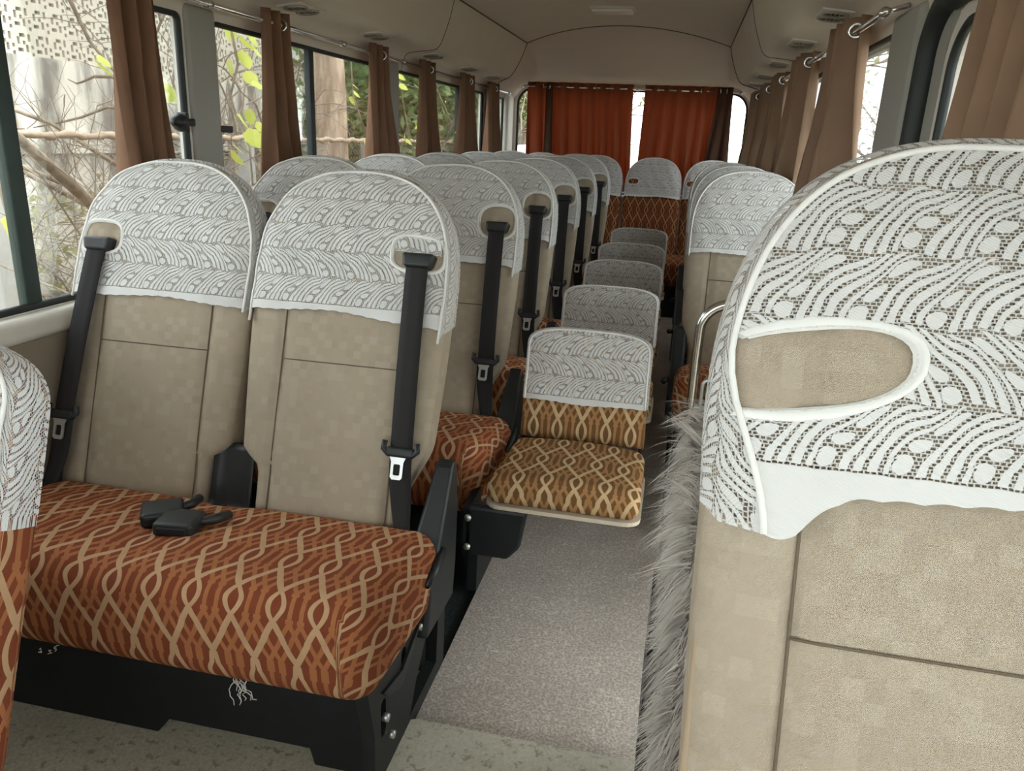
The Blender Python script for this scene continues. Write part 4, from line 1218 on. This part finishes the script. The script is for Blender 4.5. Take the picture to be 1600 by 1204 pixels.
# chain-link fence
fn = empty('chain_link_fence', (-3.0, 6.5, -0.9)); tag(fn, 'chain-link fence with a rope-bound top rail outside the left windows', 'fence')
m = MB(); npt = 260
m.tube([(0.012 * math.sin(i * 1.3), -3.8 + 11.5 * i / npt, 2.01 + 0.006 * math.sin(i * 0.9)) for i in range(npt + 1)], [0.021 + 0.006 * math.sin(i * 2.2) for i in range(npt + 1)], 7); obj('top_rail', m, ROPE, fn)
m = MB(); sp = 0.075
for i in range(int(10.0 / sp)):
    y = -3.8 + i * sp; pts = []
    for j in range(27): pts.append(((0.004 if j % 2 else -0.004), y + (sp / 2 if j % 2 else -sp / 2) * 1.04, 2.0 - j * sp * 0.72))
    m.tube(pts, 0.0032, 3, cap=False)
obj('mesh', m, WIRE, fn, kind='stuff', fix=False)
for y in (-3.1, -0.6, 1.9, 4.4):
    m = MB(); m.rbox((-0.05, y - 0.05, 0), (0.05, y + 0.05, 2.0), 0.01, 2, 1); obj('post', m, plain('grey_concrete_post', (0.30, 0.29, 0.28), 0.9), fn)

# bare brushwood behind and through the fence
def twigs(m, base, h, n, rad, rnd, lean=0.5, r0=0.010):
    for _ in range(n):
        p = Vector(base) + Vector((rnd.uniform(-rad, rad), rnd.uniform(-rad, rad), 0)); d = Vector((rnd.uniform(-lean, lean), rnd.uniform(-lean, lean), 1)).normalized()
        pts = [p.copy()]; steps = 9
        for k in range(steps):
            d = (d + Vector((rnd.uniform(-.35, .35), rnd.uniform(-.35, .35), rnd.uniform(-.28, .2)))).normalized(); p = p + d * (h / steps); pts.append(p.copy())
            if k > 2 and rnd.random() < 0.6:
                q = p.copy(); e = (d + Vector((rnd.uniform(-1, 1), rnd.uniform(-1, 1), rnd.uniform(-.6, .6)))).normalized(); sub = [q.copy()]
                for _k in range(5):
                    e = (e + Vector((rnd.uniform(-.4, .4), rnd.uniform(-.4, .4), rnd.uniform(-.4, .25)))).normalized(); q = q + e * (h / 16); sub.append(q.copy())
                m.tube(sub, [r0 * 0.45 * (1 - i / 7) for i in range(6)], 4, cap=False)
        rr = r0 * rnd.uniform(0.5, 1.2)
        m.tube(pts, [rr * (1 - i / (steps + 3)) for i in range(steps + 1)], 5, cap=False)
rnd = random.Random(11)
brl = ['dry leafless thicket behind the fence, nearest the front', 'dry leafless thicket behind the fence under the breeze blocks', 'dry leafless thicket between the grey pillar and the pale trunk', 'dry leafless thicket right of the pale tree trunk']
for i, (x, y) in enumerate(((-4.1, 4.4), (-4.1, 6.3), (-4.1, 8.4), (-3.8, 11.0))):
    t = empty('thicket', (x, y, -0.9)); tag(t, brl[i], 'shrub', 'bare thickets behind the fence')
    m = MB(); twigs(m, (0, 0, 0), 2.5, 60, 0.9, rnd, 0.9); obj('stems', m, BARKD, t)
    m = MB()
    for _ in range(500):
        p = Vector((rnd.gauss(0, .6), rnd.gauss(0, .7), rnd.uniform(0.1, 1.6))); a = Vector((rnd.uniform(-1, 1), rnd.uniform(-1, 1), rnd.uniform(-1, 1))).normalized() * 0.04; b = a.orthogonal().normalized() * 0.02
        m.add([p - a, p + b, p + a, p - b], [(0, 1, 2, 3)])
    obj('dry_leaves', m, LEAFO, t, kind='stuff', fix=False)
# large slanting branch and near twigs
bt = empty('fallen_branch', (-2.6, 3.4, -0.9)); tag(bt, 'thick bare branch slanting down behind the nearest left window', 'branch')
m = MB(); m.tube([(0.3, -0.6, 2.1), (0.15, 0.0, 1.75), (0.0, 0.5, 1.45), (-0.1, 1.1, 1.1), (-0.2, 1.8, 0.6), (-0.25, 2.4, 0.0)], [0.02, 0.03, 0.034, 0.038, 0.042, 0.045], 8); obj('limb', m, BARKD, bt)
m = MB(); twigs(m, (0.1, 0.2, 0.9), 1.5, 10, 0.7, rnd, 1.2, 0.008); obj('twigs', m, BARKD, bt)

# pale tree trunk
tt = empty('tree', (-3.25, 7.85, -0.9)); tag(tt, 'pale peeling tree trunk standing close outside the left windows', 'tree')
m = MB()
def tf(a, b):
    an = 2 * PI * a; z = 6.0 * b; r = 0.175 * (1 - 0.25 * b) * (1 + 0.08 * math.sin(3 * an + z * 0.8) + 0.05 * math.sin(7 * an - z * 1.7)) + 0.10 * math.exp(-z * 2.5)
    return ((r * math.cos(an) + 0.06 * math.sin(z * 0.9), r * math.sin(an) + 0.10 * math.sin(z * 0.6), z), None)
m.grid(tf, 24, 40, closed=True); obj('trunk', m, BARKP, tt)
m = MB(); twigs(m, (0, 0, 3.6), 2.2, 14, 0.25, rnd, 1.4, 0.03); obj('branches', m, BARKD, tt)
t2 = empty('tree', (-3.9, 7.0, -0.9)); tag(t2, 'slender bare tree with bent limbs left of the pale trunk', 'tree')
m = MB(); twigs(m, (0, 0, 0), 4.2, 7, 0.35, rnd, 0.45, 0.045); obj('limbs', m, BARKD, t2)
m = MB(); twigs(m, (0, 0, 1.8), 2.0, 16, 0.5, rnd, 0.9, 0.012); obj('branches', m, BARKD, t2)

def foliage(n, rx_, ry_, rz_, ls, rnd, dens=0.35):
    m = MB()
    cl = [Vector((rnd.gauss(0, dens), rnd.gauss(0, dens), rnd.gauss(0, dens))) for _ in range(max(8, n // 160))]
    for _ in range(n):
        c = rnd.choice(cl); p = c + Vector((rnd.gauss(0, .17), rnd.gauss(0, .17), rnd.gauss(0, .17)))
        p = Vector((p.x * rx_, p.y * ry_, p.z * rz_))
        a = Vector((rnd.uniform(-1, 1), rnd.uniform(-1, 1), rnd.uniform(-1, .6))).normalized() * ls * rnd.uniform(.6, 1.3); b = a.cross(Vector((rnd.uniform(-1, 1), rnd.uniform(-1, 1), rnd.uniform(-1, 1)))).normalized() * ls * 0.45
        m.add([p - a, p + b, p + a, p - b], [(0, 1, 2, 3)])
    return m
bl = ['dark green bush just right of the pale trunk, outside the left windows', 'dense green bush seen between the third and fourth left curtains', 'mixed olive bush behind the fourth and fifth left curtains', 'green bush seen beside the rear left window latch', 'tall dark bush outside the rearmost left window', 'olive bush farthest back on the left']
for i, (x, y, rx_, rz_, mt, n) in enumerate(((-3.9, 11.0, 1.2, 2.3, LEAFG, 9000), (-4.0, 13.8, 1.4, 2.5, LEAFG, 9000), (-4.3, 17.0, 1.6, 2.6, LEAFO, 8000), (-4.6, 20.5, 1.8, 2.8, LEAFG, 8000), (-4.8, 25.0, 2.0, 3.0, LEAFG, 8000), (-4.0, 31.0, 2.4, 3.2, LEAFO, 8000))):
    t = empty('bush', (x, y, -0.9)); tag(t, bl[i], 'bush', 'bushes outside the left windows')
    fo = obj('foliage', foliage(n, rx_, 1.9, rz_, 0.075, rnd), mt, t, kind='stuff', fix=False); fo.location = (0, 0, 2.0)
    m = MB(); twigs(m, (0, 0, 0), 3.6, 10, 0.5, rnd, 0.5, 0.025); obj('stems', m, BARKD, t)
# vine with large yellow leaves close to the windows
leafv = [(0, 0, 0), (0.045, 0.02, 0.008), (0.06, 0.06, 0.0), (0.035, 0.105, -0.008), (0, 0.135, -0.02), (-0.035, 0.105, -0.008), (-0.06, 0.06, 0.0), (-0.045, 0.02, 0.008), (0, 0.06, -0.006)]
lm_ = MB(); lm_.add(leafv, [(0, 1, 8), (1, 2, 8), (2, 3, 8), (3, 4, 8), (4, 5, 8), (5, 6, 8), (6, 7, 8), (7, 0, 8)])
lf0 = None
def vine(base, ctrl, leaves, label, sd):
    global lf0
    r = random.Random(sd)
    t = empty('vine', base); tag(t, label, 'vine', 'yellow-leaved vines outside the left windows')
    m = MB(); m.tube(ctrl, [0.007] * len(ctrl), 6); obj('stem', m, BARKD, t)
    for (lx, ly, lz, s_) in leaves:
        if lf0 is None: o = obj('leaf', lm_, LEAFY, t, smooth=True, fix=False); lf0 = o
        else: o = lf0.copy(); COL.objects.link(o); o.parent = t
        o.location = (lx, ly, lz); o.scale = (s_ * 0.72,) * 3; o.rotation_euler = (r.uniform(-2.4, -1.6), r.uniform(-0.6, 0.6), r.uniform(1.0, 2.2))
    return t
def proj_place(px, py, x):
    d = Vector((px - 800, -(py - 602), -1203.0)); v = Vector((d.dot(_X), d.dot(_Y), d.dot(_Z))); t = (x - CAMP.x) / v.x; return CAMP + v * t
def vine_px(leafpx, stempx, x, label, sd):
    P0 = proj_place(*stempx[0], x); base = (P0.x, P0.y, -0.9)
    rel = lambda p: tuple(Vector(p) - Vector(base))
    r = random.Random(sd)
    ctrl = [rel(proj_place(a, b, x + r.uniform(-.06, .06))) for a, b in stempx]
    lv = [(*rel(proj_place(a, b, x + r.uniform(-.12, .12))), s_) for a, b, s_ in leafpx]
    vine(base, ctrl, lv, label, sd)
vine_px([(148, 92, 1), (155, 85, .7), (262, 128, 1.2), (285, 110, 1.1), (283, 128, 1.2), (275, 85, 1.3), (287, 75, 1.0), (270, 140, .9)], [(330, 300), (318, 240), (292, 170), (270, 130), (280, 60), (300, -30)], -1.9, 'vine with big yellow leaves left of the grey pillar', 1)
vine_px([(365, 40, 1), (372, 55, 1.2), (388, 45, 1.1), (380, 78, 1.2), (395, 70, 1), (362, 95, 1), (385, 110, 1.1), (396, 125, 1), (375, 178, 1.2), (388, 200, 1.3), (400, 190, 1), (392, 170, 1), (385, 212, 1.2), (410, 205, 1.1), (360, 235, 1.2), (365, 225, .9)], [(395, 290), (390, 230), (372, 190), (360, 150), (372, 100), (360, 40), (362, -30)], -2.0, 'vine with many yellow-green leaves right of the grey pillar', 2)
vine_px([(552, 140, 1.1), (550, 150, 1.0), (553, 132, .9), (540, 180, .8), (570, 218, 1.0), (573, 210, .9)], [(580, 280), (572, 210), (552, 150), (548, 90), (560, 10)], -2.6, 'vine with a few yellow leaves right of the pale trunk', 3)
vine_px([(622, 115, 1.1), (624, 130, 1.2), (632, 210, 1.2), (635, 216, 1.1), (650, 196, 1.3), (649, 188, 1)], [(655, 280), (640, 215), (628, 150), (622, 90), (630, 10)], -2.8, 'vine with yellow leaves between the third and fourth left curtains', 4)
vine_px([(8, 338, 1.0), (14, 345, 1.1), (16, 330, .8)], [(40, 430), (20, 360), (8, 320), (-10, 260)], -1.7, 'vine with yellow leaves at the far left window edge', 5)

# trees on the right-hand side and behind
rl = ['leafy tree seen through the entrance door window', 'leafy tree seen through the windows right of the aisle', 'half-bare tree standing behind the bus on the right', 'half-bare tree standing behind the bus on the left']
for i, (x, y, z, rx_, rz_, n, mt) in enumerate(((12.0, 24.0, 4.2, 3.5, 3.0, 6000, LEAFT), (6.5, 26.0, 3.2, 3.0, 2.6, 500, LEAFT), (2.2, 17.0, 5.0, 2.2, 1.6, 500, LEAFO), (-2.8, 16.0, 3.6, 2.6, 2.0, 3500, LEAFO))):
    t = empty('tree', (x, y, -0.9)); tag(t, rl[i], 'tree')
    m = MB(); m.tube([(0, 0, 0), (0.05, 0.02, 1.5), (-0.05, 0.05, z - 1.2)], [0.2, 0.16, 0.12], 10); obj('trunk', m, BARKD, t)
    m = MB(); twigs(m, (0, 0, z - 2.0), 3.4, 16, 0.3, rnd, 1.2, 0.04); obj('branches', m, BARKD, t)
    fo = obj('foliage', foliage(n, rx_, rx_, rz_, 0.12, rnd), mt, t, kind='stuff', fix=False); fo.location = (0, 0, z)
# parked car behind
cr_ = empty('parked_car', (-0.9, 10.6, -0.9)); tag(cr_, 'pale pinkish car parked behind the bus, seen through the rear window', 'car')
m = MB()
def carf(p):
    k = sst(0.75, 1.0, p.z / 1.9)
    p.x *= 1 - 0.12 * k; p.z -= 0.10 * (abs(p.x) / 1.0) ** 3 * k; return p
m.rbox((-1.0, -2.2, 0.30), (1.0, 2.2, 1.25), 0.18, 5, 6); m.rbox((-0.95, -1.5, 1.0), (0.95, 2.0, 2.05), 0.30, 5, 6, fn=carf); obj('body', m, CARP, cr_)
m = MB(); m.rbox((-0.78, -1.53, 1.28), (0.78, -1.40, 1.80), 0.06, 3, 2); obj('rear_glass', m, CARG, cr_)
for s_ in (-1, 1):
    m = MB(); m.rbox((s_ * 0.9 - 0.06, -1.2, 1.28), (s_ * 0.9 + 0.06, 1.6, 1.75), 0.05, 3, 2); obj('side_glass', m, CARG, cr_)
    for y in (-1.35, 1.35):
        m = MB(); m.tube([(s_ * 0.95, y, 0.33), (s_ * 0.72, y, 0.33)], 0.33, 20); obj('wheel', m, RUBBER, cr_)
